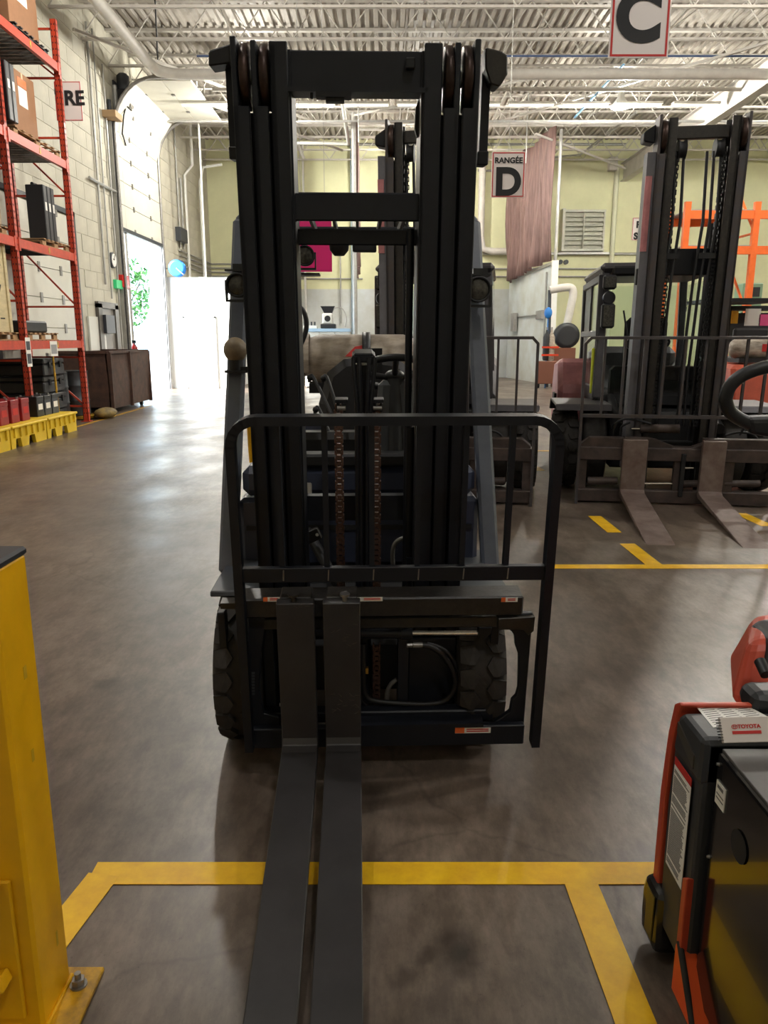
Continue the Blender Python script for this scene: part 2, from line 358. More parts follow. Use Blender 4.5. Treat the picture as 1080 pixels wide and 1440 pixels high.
# big sectional door: panels raised along curved tracks
dr = struct('door_1', MB().box(XL - .02, XL + .1, D0 - .16, D0, 0, DT).box(XL - .02, XL + .1, D1, D1 + .16, 0, DT).box(XL - .02, XL + .1, D0 - .16, D1 + .16, DT, DT + .14), WIRE)
OFF['door_1'] = Vector()
secs = [((XL + .1, z), (XL + .1, z + .588)) for z in (4.5, 5.1, 5.7, 6.3)]
secs += [((XL + .1, 6.9), (XL + .26, 7.48)), ((XL + .25, 7.46), (XL + .66, 8.03))]
secs += [((XL + .65 + i * .76, 8.06), (XL + 1.4 + i * .76, 8.06)) for i in range(2)]
obj('light_stop_sheet', MB().box(XL + .04, XL + .06, D0, D1, 4.45, 7.0), DOORP, dr)  # added behind the panels to stop daylight leaking through their joints
for (xa, za), (xb, zb) in secs:
    p = obj('door_panel', MB().bar((xa, (D0 + D1) / 2, za), (xb, (D0 + D1) / 2, zb), D1 - D0, .05, up=(za - zb, 0, xb - xa) if abs(zb - za) > .01 else (0, 0, 1)), DOORP, dr, .008)
    for q in (.3, .72):
        y = D0 + (D1 - D0) * q
        obj('hinge', MB().box(xa - .02, xa + .05, y - .04, y + .04, za - .07, za + .07) if abs(zb - za) > .01 else MB().box(xa - .05, xa + .05, y - .06, y + .06, za - .05, za - .02), STEEL, p)
obj('bottom_rail', MB().box(XL + .05, XL + .16, D0, D1, 4.4, 4.5), DKB, dr)
for y in (D0 - .06, D1 + .06):
    obj('track', MB().tube([(XL + .14, y, 0), (XL + .14, y, 6.85)] + [(XL + .14 + 1.1 * (1 - math.cos(R(a))), y, 6.85 + 1.25 * math.sin(R(a))) for a in range(10, 91, 10)] + [(XL + 3.6, y, 8.1)], .05, 6), STEEL, dr)
    obj('hanger_strap', MB().cyl((XL + 3.5, y, 8.1), (XL + 3.5, y, 8.42), .02, 6), STEEL, dr)
# white enclosure in the far left corner
en = struct('wall_enclosure', MB().box(-7.05, -4.95, 25.65, 32.9, 0, 3.52), mat('enclosure_white', (236, 238, 236), .6))
OFF['wall_enclosure'] = Vector()
obj('door_leaf', MB().box(-6.45, -5.5, 25.61, 25.65, .02, 2.25), WHITE, en, .005)
obj('door_frame', MB().box(-6.51, -6.45, 25.59, 25.65, 0, 2.3).box(-5.5, -5.44, 25.59, 25.65, 0, 2.3).box(-6.51, -5.44, 25.59, 25.65, 2.25, 2.31), WIRE, en)
# second, closed sectional door behind the rack
d2 = struct('door_2', MB().box(XL - .01, XL + .08, 14.3, 14.45, 0, 4.4).box(XL - .01, XL + .08, 18.35, 18.5, 0, 4.4).box(XL - .01, XL + .08, 14.3, 18.5, 4.3, 4.4), DKB)
OFF['door_2'] = Vector()
for i in range(7):
    p = obj('door_panel', MB().box(XL, XL + .05, 14.47, 18.33, i * .61, i * .61 + .6), DOORP, d2, .006)
    for y in (15.3, 16.4, 17.5): obj('hinge', MB().box(XL + .05, XL + .07, y - .05, y + .05, i * .61 + .5, i * .61 + .7), STEEL, p)
# personnel door on left wall behind the brown bin
d3 = struct('door_3', MB().box(XL, XL + .1, 19.5, 19.75, 0, 2.45).box(XL, XL + .1, 20.7, 20.95, 0, 2.45).box(XL, XL + .1, 19.5, 20.95, 2.35, 2.5), mat('door_frame_grey', (96, 92, 86), .5))
OFF['door_3'] = Vector(); obj('door_leaf', MB().box(XL, XL + .04, 19.75, 20.7, 0, 2.35), mat('door_leaf_grey', (128, 124, 118), .5), d3)

# left wall fittings
def wallp(px, py): return onX(px, py, XL)
def vrun(px, y0, y1, r, label, m=WIRE, g='conduits on the left wall'):
    a = wallp(px, (y0 + y1) / 2); D = a.y
    zt = onY(px, y0, D).z; zb = onY(px, y1, D).z
    pipe('conduit', [(XL + .06, D, zb), (XL + .06, D, min(zt, 8.9))], r, m, label, 'conduit', g, 6)
vrun(131, 28, 400, .03, 'vertical conduit on the left wall just beyond the rack')
vrun(140, 40, 420, .022, 'second vertical conduit on the left wall beyond the rack')
vrun(151, 90, 380, .022, 'vertical conduit dropping to the round clock')
vrun(158, 170, 500, .03, 'vertical conduit left of the sectional door gear')
vrun(165, 140, 560, .05, 'dark vertical door chain guide left of the sectional door', DKB)
vrun(173, 120, 560, .07, 'thick vertical grey post left of the sectional door')
vrun(247, 180, 350, .03, 'vertical conduit on the left wall beyond the sectional door')
vrun(254, 250, 350, .04, 'second vertical conduit beyond the sectional door, with grey box')
a = wallp(118, 212); b_ = wallp(168, 245)
pipe('conduit', [(XL + .08, a.y, 5.35), (XL + .08, b_.y, 5.35)], .035, WIRE, 'horizontal conduit run along the left wall beyond the rack', 'conduit')
pipe('white_standpipe', [(XL + .3, 29.3, 9), (XL + .3, 29.3, 7.6), (XL + .1, 28.9, 7.2), (XL + .1, 28.9, 3.7)], .05, WHITE, 'white pipe bending down the left wall beyond the sectional door')
pipe('white_standpipe', [(-6.0, 30.6, 7.9), (-6.7, 30.6, 7.8), (-6.85, 30.6, 7.3), (-6.85, 30.6, 3.52)], .05, WHITE, 'white pipe curving down beside the far left corner')
pipe('drop_pipe', [(-5.75, 25.9, 9.3), (-5.75, 25.9, 3.52)], .03, WHITE, 'thin white pole dropping in front of the white enclosure, right of the corner')
for i, nm in enumerate(('lowest', 'second lowest', 'second highest', 'highest')):
    pipe('conduit', [(XL + .06, 27.8, 4.1 + i * .16), (XL + .06, 32.9, 4.1 + i * .16), (-3.2, 32.9, 4.1 + i * .16)], .03, WIRE, nm + ' of the grey conduits wrapping the far left corner', 'conduit', 'corner conduits')
def wallbox(name, px, py, wpx, h, m, label, cat, dpt=.12, bev=.006):
    p = wallp(px, py); D = p.y; hw = wpx * D * D / (FPX * 7.1) / 2
    return single(name, MB().box(XL + .01, XL + dpt, D - hw, D + hw, p.z - h / 2, p.z + h / 2), m, label, cat, None, bev)
p = wallp(156, 366)
t = thing('wall_clock', (XL, p.y, p.z), 'round white clock on the left wall above the exit sign', 'clock')
obj('case', MB().lathe((XL + .01, p.y, p.z), [(0, .2), (.06, .2), (.07, .17)], 'x', 24), DKB, t)
obj('face', MB().lathe((XL + .08, p.y, p.z), [(0, .165), (.005, .165)], 'x', 24), PAPER, t)
obj('hand', MB().bar((XL + .09, p.y, p.z), (XL + .09, p.y + .03, p.z + .13), .015, .01).bar((XL + .09, p.y, p.z), (XL + .09, p.y - .08, p.z + .03), .015, .01), INK, t)
wallbox('exit_sign', 163, 400, 8, .22, EXITG, 'small green exit sign above the grey personnel door', 'sign', .1)
wallbox('fire_sign', 171, 396, 9, .32, FIREX, 'red square fire sign right of the green exit sign', 'sign', .12)
wallbox('control_box', 146, 456, 12, .45, DKB, 'grey electrical box beside the personnel door', 'box', .18)
wallbox('wall_board', 135, 472, 22, .9, mat('panel_white', (214, 214, 206), .5), 'pale flat panel on the wall behind the grey electrical box', 'panel', .06)
wallbox('grey_box', 251, 331, 9, .45, DKB, 'small grey box on the wall conduit above the blue reel', 'box', .2)
wallbox('beige_bracket', 148, 163, 9, .16, mat('bracket_tan', (170, 140, 104), .7), 'tan wall bracket below the overhead pipe, left of the door motor', 'bracket', .35)
p = wallp(178, 478)
t = thing('fire_extinguisher', (XL + .15, p.y, .9), 'red fire extinguisher hung beside the sectional door track', 'extinguisher')
obj('cylinder', MB().lathe((XL + .2, p.y, .95), [(0, .06), (.02, .09), (.42, .09), (.5, .035), (.55, .03)], 'z', 16), FIREX, t)
obj('valve', MB().box(XL + .15, XL + .25, p.y - .03, p.y + .03, 1.48, 1.56), INK, t)
obj('hose', MB().tube([(XL + .2, p.y - .04, 1.5), (XL + .3, p.y - .14, 1.4), (XL + .25, p.y - .12, 1.1)], .012), INK, t)
single('fire_station_board', MB().box(XL + .02, XL + .05, p.y - .25, p.y + .25, .65, .9), FIREX, 'red board below the fire extinguisher', 'board')
# door operator
p = wallp(164, 130)
t = thing('door_operator', (XL + .1, p.y, p.z - .6), 'dark chain hoist motor mounted high beside the sectional door', 'motor')
z = p.z
obj('gearbox', MB().box(XL + .05, XL + .36, p.y - .35, p.y + .1, z - .45, z), KD, t, .03)
obj('motor_drum', MB().lathe((XL + .22, p.y - .1, z), [(0, .16), (.36, .16), (.42, .1)], 'z', 18), DKB, t)
obj('sprocket', MB().lathe((XL + .36, p.y - .1, z - .25), [(0, .18), (.06, .18)], 'x', 20), STEEL, t)
obj('wall_plate', MB().box(XL + .01, XL + .05, p.y - .35, p.y + .35, z - .9, z + .2), DKB, t)
obj('cable', MB().tube([(XL + .3, p.y - .25, z - .4), (XL + .3, p.y - .5, z - .7), (XL + .2, p.y - .4, z - 1.1), (XL + .15, p.y, z - 1.3)], .02), INK, t)
single('suspension_rod', MB().cyl(onY(218, 0, 19.5), onY(223, 108, 22.0), .02, 6).cyl(onY(223, 108, 22.0), (-5.9, 23.2, 8.1), .02, 6), INK, 'thin black rod holding the raised sectional door panels', 'rod')
# hose reel
p = onY(248, 377, 25.4)
t = thing('hose_reel', (p.x, p.y, p.z - .35), 'round blue hose reel at the top left of the white enclosure', 'reel')
obj('disc', MB().lathe(p, [(0, .2), (.01, .26), (.03, .26), (.04, .2)], 'y', 24), BLUE, t)
obj('disc', MB().lathe(p + Vector((0, .18, 0)), [(0, .26), (.02, .26)], 'y', 24), BLUE, t)
obj('coiled_hose', MB().lathe(p + Vector((0, .05, 0)), [(0, .18), (.12, .18)], 'y', 24), INK, t)
obj('arm', MB().bar(p + Vector((0, -.02, 0)), p + Vector((.22, -.02, -.2)), .04, .03).bar(p + Vector((0, .2, 0)), p + Vector((-.7, .2, .0)), .04, .04), STEEL, t)

# outside the door: tree, low wall, building edge
rt = random.Random(5)
def tree(cx, cy, zc, rx, rz, n, label):
    t = thing('tree', (cx, cy, 0), label, 'tree')
    obj('trunk', MB().cyl((cx, cy, 0), (cx + .1, cy, zc), .09, 8, .04).cyl((cx + .05, cy, zc - .6), (cx + .6, cy, zc + .4), .03, 6).cyl((cx + .05, cy, zc - .4), (cx - .5, cy + .2, zc + .5), .03, 6), BARK, t)
    lf = MB()
    for _ in range(n):
        u = Vector((rt.gauss(0, 1), rt.gauss(0, 1), rt.gauss(0, 1))).normalized() * rt.uniform(.3, 1) ** .6
        c = Vector((cx + u.x * rx, cy + u.y * rx, zc + u.z * rz)); a = Vector((rt.uniform(-1, 1), rt.uniform(-1, 1), rt.uniform(-1, 1))).normalized() * .13; b2 = a.cross(Vector((rt.uniform(-1, 1), 0, 1))).normalized() * .08
        lf.add([c - a, c + b2, c + a, c - b2], [(0, 1, 2, 3)])
    obj('foliage', lf, LEAF, t, kind='stuff')
tree(-11.1, 34.5, 3.6, 1.1, 1.5, 900, 'small leafy green tree outside the open sectional door')
# far wall fittings
def hrun(px0, px1, py, r, label, g=None, Y=YF - .08):
    a = onY(px0, py, Y); b2 = onY(px1, py, Y); z = (a.z + b2.z) / 2
    pipe('conduit', [(a.x, Y, z), (b2.x, Y, z)], r, WIRE, label, 'conduit', g, 6)
hrun(660, 905, 357, .05, 'grey pipe along the far wall under the louvre')
hrun(672, 905, 378, .035, 'upper of two thin conduits along the far wall', None)
hrun(672, 905, 389, .035, 'lower of two thin conduits along the far wall', None)
hrun(672, 760, 240, .04, 'thin pipe high on the far wall behind the D sign')
hrun(415, 510, 392, .03, 'thin conduit at the top of the pale lower wall seen through the mast', None)
hrun(415, 880, 203, .05, 'long thin pipe at the top of the far wall')
def frun(px, y0, y1, r, label, m=WIRE, Y=YF - .1):
    a = onY(px, (y0 + y1) / 2, Y); zt = onY(px, y0, Y).z; zb = onY(px, y1, Y).z
    pipe('conduit', [(a.x, Y, zb), (a.x, Y, zt)], r, m, label, 'conduit', None, 6)
pA = onY(672, 200, 32.6); pB = onY(672, 350, 32.6); pC = onY(725, 357, 32.6)
pipe('duct_pipe', [(pB.x + .1, 32.6, 9.3), (pB.x + .1, 32.6, pB.z + .5), (pB.x + .2, 32.6, pB.z), (pB.x + .6, 32.6, pB.z - .1), (pC.x, 32.6, pB.z - .1)], .14, OFFW, 'fat white pipe turning right on the far wall behind the D sign', n=10)
frun(428, 200, 470, .05, 'white pipe down the far wall seen left inside the mast', WHITE)
frun(479, 345, 455, .03, 'thin conduit down the far wall seen through the mast')
frun(496, 130, 470, .09, 'pale blue-white post on the far wall inside the mast opening', mat('post_pale_blue', (180, 205, 222), .5))
frun(858, 235, 560, .1, 'pale vertical pilaster strip right of the louvre', mat('pilaster', (212, 214, 186), .7))
pipe('bent_pipe', [onY(600, 182, 29), onY(490, 182, 29)], .05, WHITE, 'white horizontal pipe end seen through the mast opening')
pipe('bent_pipe', [onY(419, 202, 30), onY(420, 206, 30.6), onY(427, 222, 31)], .06, WHITE, 'white pipe elbow seen at the left inside the mast opening')
pipe('bent_pipe', [onY(418, 201, 28), onY(490, 202, 28), onY(482, 146, 24)], .06, WHITE, 'bent white pipe loop seen inside the mast opening')
# louvre
a = onY(792, 299, YF - .1); b_ = onY(845, 351, YF - .1)
t = thing('louvre', (a.x, YF - .1, b_.z), 'grey metal wall louvre high on the yellow far wall', 'louvre')
obj('frame', MB().box(a.x - .1, a.x, YF - .55, YF, b_.z - .1, a.z + .1).box(b_.x, b_.x + .06, YF - .3, YF, b_.z, a.z).box(a.x, b_.x + .06, YF - .35, YF, a.z, a.z + .08).box(a.x, b_.x + .06, YF - .35, YF, b_.z - .08, b_.z).box((a.x + b_.x) / 2 - .02, (a.x + b_.x) / 2 + .02, YF - .37, YF - .3, b_.z, a.z), mat('louvre_metal', (196, 196, 182), .5, .0, var=.1, scale=6), t)
for i in range(8):
    z = b_.z + (a.z - b_.z) * (i + .5) / 8
    obj('slat', MB().add([(a.x, YF - .3, z - .1), (b_.x, YF - .3, z - .1), (b_.x, YF - .12, z + .1), (a.x, YF - .12, z + .1), (a.x, YF - .28, z - .1), (b_.x, YF - .28, z - .1), (b_.x, YF - .1, z + .1), (a.x, YF - .1, z + .1)], [(0, 1, 2, 3), (7, 6, 5, 4), (0, 4, 5, 1), (3, 2, 6, 7)]), MATS['louvre_metal'], t)
single('wall_shelf_edge', MB().box(a.x - .5, b_.x + .3, YF - .3, YF, b_.z - .2, b_.z - .12), WIRE, 'thin flashing ledge directly under the louvre', 'ledge')
p = onY(860, 232, YF); single('sensor_box', MB().box(p.x - .17, p.x + .17, YF - .3, YF, p.z - .25, p.z + .25), OFFW, 'small white box mounted high on the far wall right of the louvre', 'box', bevel=.02)
for i, px in enumerate((787, 795)):
    p = onY(px, 369, YF); single('wall_valve', MB().lathe((p.x, YF - .2, p.z), [(0, .09), (.2, .09)], 'y', 14), DKB, ['left round dark fitting under the louvre', 'right round dark fitting under the louvre'][i], 'valve')

# paper-white wall sign P.. / SO..
def sign(name, x0, x1, z0, z1, Y, label, border=.03):
    t = thing(name, ((x0 + x1) / 2, Y, z0), label, 'sign')
    obj('plate', MB().box(x0, x1, Y, Y + .012, z0, z1), SIGN, t, .004)
    b2 = border; g = b2 * .45
    obj('border', MB().box(x0 + g, x1 - g, Y - .003, Y, z1 - b2, z1 - g).box(x0 + g, x1 - g, Y - .003, Y, z0 + g, z0 + b2).box(x0 + g, x0 + b2, Y - .003, Y, z0 + b2, z1 - b2).box(x1 - b2, x1 - g, Y - .003, Y, z0 + b2, z1 - b2), REDL, t)
    return t
p0 = onY(890, 306, YF - .1); p1 = onY(935, 338, YF - .1)
t = sign('wall_sign', p0.x, p1.x, p1.z, p0.z, YF - .1, 'white wall sign with black capitals, half hidden by the right mast')
text('lettering', 'P', .34, facing((p0.x + .24, YF - .115, p0.z - .28)), INK, t, .02)
text('lettering', 'SO', .34, facing((p0.x + .3, YF - .115, p0.z - .72)), INK, t, .02)
# hanging row signs
Y = 14.0; p0 = onY(692, 213, Y); p1 = onY(737, 278, Y); cx = (p0.x + p1.x) / 2
t = sign('row_sign', p0.x, p1.x, p1.z, p0.z, Y, 'hanging white sign reading RANGÉE D with red border', .03)
text('lettering', 'RANGÉE', .125, facing((cx, Y - .006, p0.z - .145)), INK, t, .004, sx=1.0)
text('lettering', 'D', .6, facing((cx, Y - .006, p0.z - .5)), INK, t, .025)
obj('hanging_wire', MB().cyl((cx, Y + .005, p0.z), (cx, Y + .005, 9.25), .004, 5), WIRE, t)
Y = 8.2; p0 = onY(855, 82, Y); p1 = onY(939, 82, Y); cx = (p0.x + p1.x) / 2; z0 = p0.z; H = (p1.x - p0.x) * 1.42
t = sign('row_sign', p0.x, p1.x, z0, z0 + H, Y, 'large hanging white sign with black letter C cut by the top edge', .035)
text('lettering', 'RANGÉE', .125, facing((cx, Y - .006, z0 + H - .14)), INK, t, .004)
text('lettering', 'C', .6, facing((cx - .02, Y - .006, z0 + H * .42)), INK, t, .03)
obj('hanging_wire', MB().cyl((cx, Y + .005, z0 + H), (cx, Y + .005, 9.25), .004, 5), WIRE, t)

# partition wall and curtains
PA = Vector((5.85, 28.0, 0)); PB = Vector((5.15, 32.9, 0))
def along(t_, z, off=0): q = PA.lerp(PB, t_); return Vector((q.x + off, q.y, z))
t = thing('partition_wall', PA, 'white freestanding partition wall below the long curtain', 'partition')
obj('panel', MB().hexa([along(0, 0, .0), along(0, 0, .15), along(1, 0, .15), along(1, 0, 0)], [along(0, 4.1, 0), along(0, 4.1, .15), along(1, 3.9, .15), along(1, 3.9, 0)]), mat('partition_white', (212, 220, 222), .5, rgb2=(190, 192, 182), scale=.8), t)
obj('end_post', MB().box(5.83, 6.05, 27.85, 28.0, 0, 4.25), WHITE, t)
obj('top_rail', MB().bar(along(0, 4.15, .05), along(1, 3.95, .05), .22, .1), WIRE, t)
obj('conduit', MB().tube([along(.08, 3.9, -.04), along(.08, .9, -.04)], .03).tube([along(.12, 2.45, -.04), along(.85, 2.45, -.04)], .03), WIRE, t)
obj('junction_box', MB().box(5.62, 5.78, 28.4, 29.4, 2.3, 2.6).box(5.15, 5.3, 31.5, 32.2, 1.9, 2.6), WIRE, t)
def curtain(a, b2, zb0, zb1, zt0, zt1, label, n=90, amp=.11):
    mb = MB(); vs = []
    for i in range(n + 1):
        u = i / n; q = a.lerp(b2, u); nrm = Vector((b2.y - a.y, a.x - b2.x, 0)).normalized()
        rows = 8
        for k in range(rows + 1):
            v = k / rows; z = (zb0 + (zb1 - zb0) * u) * (1 - v) + (zt0 + (zt1 - zt0) * u) * v
            s = math.sin(u * 34 + v * 3) * amp * (.6 + .6 * (1 - v)) + math.sin(u * 13 - v * 4) * amp * .8
            vs.append(q + nrm * s + Vector((0, 0, z)))
    m_ = 9; mb.add(vs, [(i * m_ + k, (i + 1) * m_ + k, (i + 1) * m_ + k + 1, i * m_ + k + 1) for i in range(n) for k in range(8)], True)
    o = single('curtain', mb, CURT, label, 'curtain'); s_ = o.modifiers.new('th', 'SOLIDIFY'); s_.thickness = .015
curtain(Vector((5.75, 28.1, 0)), Vector((5.0, 32.4, 0)), 4.3, 3.8, 8.6, 8.3, 'long faded brown curtain hanging above the white partition')
curtain(Vector((-.82, 26.0, 0)), Vector((-1.05, 31.5, 0)), 3.9, 3.9, 8.3, 8.2, 'dark narrow curtain seen edge on inside the front mast opening', 40, .05)
pipe('curtain_pole', [(5.95, 27.95, 4.1), (5.95, 27.95, 8.45)], .055, WIRE, 'tall galvanised pole at the near edge of the curtain', 'pole')
pipe('curtain_pole', [(-.95, 26.0, .0), (-.95, 26.0, 8.45)], .08, WIRE, 'tall pale post at the narrow dark curtain inside the mast opening', 'pole')
# magenta placard and hoist hook
p0 = onY(415, 344, 12.5); p1 = onY(467, 382, 12.5)
t = thing('magenta_placard', (p0.x, 12.5, p1.z), 'bright magenta rectangular placard hanging behind the front mast', 'placard')
obj('sheet', MB().box(p0.x, p1.x, 12.5, 12.515, p1.z, p0.z + .35), MAG, t)
obj('hanging_wire', MB().cyl((p0.x + .1, 12.507, p0.z + .35), (p0.x + .1, 12.507, 9.25), .004, 5).cyl((p1.x - .1, 12.507, p0.z + .35), (p1.x - .1, 12.507, 9.25), .004, 5), WIRE, t)

# floor tape
def tape(a, b2, wd, label, g='yellow floor tape', h=.002, z=.001, m=YTAPE):
    a = Vector(a); b2 = Vector(b2); d = (b2 - a).normalized(); r = Vector((d.y, -d.x)) * wd / 2
    mb = MB(); q = [a - r, a + r, b2 + r, b2 - r]
    mb.hexa([(v.x, v.y, z) for v in q], [(v.x, v.y, z + h) for v in q]); single('floor_tape', mb, m, label, 'tape', g)
def fz(px, py): p = onZ(px, py); return (p.x, p.y)
a = fz(124, 1230); b_ = fz(935, 1227); y = (a[1] + b_[1]) / 2
tape((a[0] + .01, y), (b_[0], y), .1, 'wide yellow tape line crossing the floor in front, under the forks')
a = fz(146, 1231); b_ = fz(87, 1340); tape(a, (b_[0] - .11, b_[1] - .36), .1, 'yellow tape line running toward the yellow post base plate', z=.0015)
a = fz(817, 1243); b_ = fz(886, 1440); tape(a, (b_[0] + .02, b_[1] - .3), .1, 'yellow tape line running toward the viewer left of the orange machine', z=.0015)
a = fz(660, 796); b_ = fz(1080, 798); y = (a[1] + b_[1]) / 2
tape((a[0], y), (b_[0] + 2, y), .1, 'long yellow tape line crossing in front of the right truck forks')
tape(fz(836, 726), fz(864, 749), .12, 'short yellow dash left of the right truck fork')
tape(fz(882, 765), fz(920, 795), .12, 'yellow dash joining the long tape line below the right truck fork', z=.0015)
tape(fz(1040, 722), fz(1080, 740), .12, 'yellow dash at the right edge between the truck forks')
tape(fz(732, 634), fz(790, 634), .1, 'faint yellow line between the two distant trucks', m=YELD)
tape(fz(742, 652), fz(760, 662), .12, 'faint short yellow dash between the two distant trucks', m=YELD)
tape(fz(700, 596), fz(770, 598), .1, 'faded yellow line behind the backrest of the middle truck', m=YELD)
tape((-5.72, 8), (-5.72, 19), .08, 'thin faded yellow line along the foot of the pallet rack', m=YELD)

# ================================================================== FRONT FORKLIFT
TR = Matrix.Translation((-.093, 2.84, 0)) @ Matrix.Rotation(R(1.9), 4, 'Z')
MM = TR @ Matrix.Rotation(R(6.5), 4, 'X')
fl = thing('forklift', (-.093, 2.84, 0), 'black forklift facing the viewer in the centre with tall mast and long forks', 'forklift')
def fx(px, py, c): return inM(MM, px, py, c)[0]
def fzz(py, c, px=505): return inM(MM, px, py, c)[1]
def prect(mb, x0, y0, x1, y1, c0, c1):          # photo rectangle measured on plane c0, real depth c0..c1
    ym = (y0 + y1) / 2; xa, _ = inM(MM, x0, ym, c0); xb, _ = inM(MM, x1, ym, c0)
    za = fzz(y1, c0, (x0 + x1) / 2); zb = fzz(y0, c0, (x0 + x1) / 2)
    return mb.box(xa, xb, c0, c1, za, zb)
def fp(px, py, c): x, z = inM(MM, px, py, c); return Vector((x, c, z))
def F(name, mb, m, parent=None, bevel=0, label=None, kind=None): return obj(name, mb, m, parent or fl, bevel, label, kind)
# --- tyres
def tyre(cx, cy, r, wd, T, parent, nb=22, blocks=True, rub=RUB, name='wheel', hub=DKB):
    q = [(-wd / 2, r * .55), (-wd / 2, r * .86), (-wd / 2 + .02, r * .93), (-wd / 2 + .035, r * .945), (wd / 2 - .035, r * .945), (wd / 2 - .02, r * .93), (wd / 2, r * .86), (wd / 2, r * .55)]
    t = obj(name, MB(T).lathe((cx, cy, r), q, 'x', 40), rub, parent)
    obj('rim', MB(T).lathe((cx, cy, r), [(-wd / 2 - .004, r * .2), (-wd / 2 + .0, r * .5), (-wd / 2 + .03, r * .56), (wd / 2 - .03, r * .56), (wd / 2, r * .5), (wd / 2 + .004, r * .2)], 'x', 24), hub, t)
    if blocks:
        for s in (-1, 1):
            b = None
            for k in range(nb):
                a = 2 * math.pi * (k + (.5 if s > 0 else 0)) / nb; da = math.pi / nb * .84
                def pt(u, rr_, an): return (cx + u, cy + rr_ * math.sin(an), r + rr_ * math.cos(an))
                e0, e1, e2 = s * .012, s * wd * .3, s * wd * .47
                prof = [(e0, 0), (s * .035, da), (e1, da), (e2, da * .8), (e2, -da * .8), (e1, -da), (s * .035, -da)]
                R0, R1 = r * .94, r
                mb = MB(T); lo = [pt(u, R0 * (1 if abs(u) < wd * .4 else .985), a + d) for u, d in prof]; hi = [pt(u, R1 * (1 if abs(u) < wd * .4 else .955), a + d) for u, d in prof]
                n_ = len(prof); mb.add(lo + hi, [tuple(range(n_))[::-1], tuple(range(n_, 2 * n_))] + [(i, (i + 1) % n_, n_ + (i + 1) % n_, n_ + i) for i in range(n_)])
                obj('tread_block', mb, rub, t)
    return t
for s in (-1, 1): tyre(s * .462, .12, .315, .185, TR, fl)
for s in (-1, 1): tyre(s * .42, 1.75, .25, .16, TR, fl, blocks=False)
# --- mast rails
zt = fzz(50, 0, 335); zlow = .1
for s in (-1, 1):
    for k, (xo, xi, th, cut) in enumerate(((.378, .328, .018, 1), (.318, .270, .018, 1), (.262, .207, .02, 0))):
        a, b_ = (-xo, -xi) if s < 0 else (xi, xo)
        wa, wb = (-xo, -xo + th) if s < 0 else (xo - th, xo)
        zf = fzz(150, 0) if cut else zt - (.012 if k == 2 else 0)
        mb = MB(MM).box(wa, wb, 0, .16, zlow, zt - .01 * k).box(a, b_, 0, .022, zlow, zf).box(a, b_, .138, .16, zlow, zf)
        F('mast_rail', mb, K, bevel=.003)
        if cut:
            xr = -(xo - th) + .004 if s < 0 else (xi + .002)
            zc = (fzz(57, 0) + fzz(148, 0)) / 2
            r_ = F('mast_roller', MB(MM).lathe((xr, .085, zc), [(0, .03), (0, .088), (.004, .094), (.024, .094), (.028, .088), (.028, .03)], 'x', 32), ROLL)
            F('roller_pin', MB(MM).cyl((xr - .003, .085, zc), (xr + .033, .085, zc), .022, 12), STEEL, r_)
# side backing seen inside rails
for s in (-1, 1):
    a, b_ = sorted((s * .2, s * .213)); F('inner_rail_web', MB(MM).box(a, b_, .02, .2, zlow + .1, zt - .03), K)
# crossbeams
mb = MB(MM); prect(mb, 404, 71, 602, 129, .03, .07); F('crossbeam', mb, K, bevel=.004)
mb = MB(MM); prect(mb, 404, 122, 602, 129, .0, .12); F('crossbeam_flange', mb, K)
mb = MB(MM); prect(mb, 444, 128, 494, 136, .0, .06); prect(mb, 458, 134, 484, 143, .01, .05); prect(mb, 436, 128, 440, 138, .02, .04); F('hose_clamp', mb, KD)
mb = MB(MM); prect(mb, 571, 80, 584, 96, .0, .03); F('lug', mb, KD, bevel=.003)
mb = MB(MM); prect(mb, 406, 272, 600, 311, .04, .08); F('crossbeam', mb, K, bevel=.004)
mb = MB(MM); prect(mb, 412, 345, 594, 322, .12, .16); F('crossbeam', mb, K, bevel=.004)
# top outer brackets
for s in (-1, 1):
    if s < 0: P = [(328, 60), (296, 70), (293, 73), (293, 93), (322, 89), (329, 92)]
    else: P = [(683, 66), (706, 72), (714, 78), (714, 104), (703, 122), (690, 118), (683, 96)]
    pl = [inM(MM, x, y, .02) for x, y in P]
    F('top_bracket', MB(MM).prism(pl, 'y', .02, .12), KD if s < 0 else KW, bevel=.004)
    x0, x1 = (320, 330) if s < 0 else (676, 688)
    mb = MB(MM); prect(mb, x0, 88, x1, 222, .09, .15); F('side_bar', mb, K)
    mb = MB(MM)
    if s < 0: prect(mb, 322, 206, 338, 224, .06, .15)
    else: prect(mb, 672, 212, 687, 232, .06, .15)
    F('side_bracket', mb, KD, bevel=.003)
# hose/chain sweep at right inner top
cpt = [fp(596, 135 + i * 0, .1) for i in range(1)]
pl = [inM(MM, x, y, .1) for x, y in ((598, 128), (592, 132), (585, 150), (583, 180), (586, 192), (598, 192))]
F('chain_guide', MB(MM).prism(pl, 'y', .1, .13), KD)
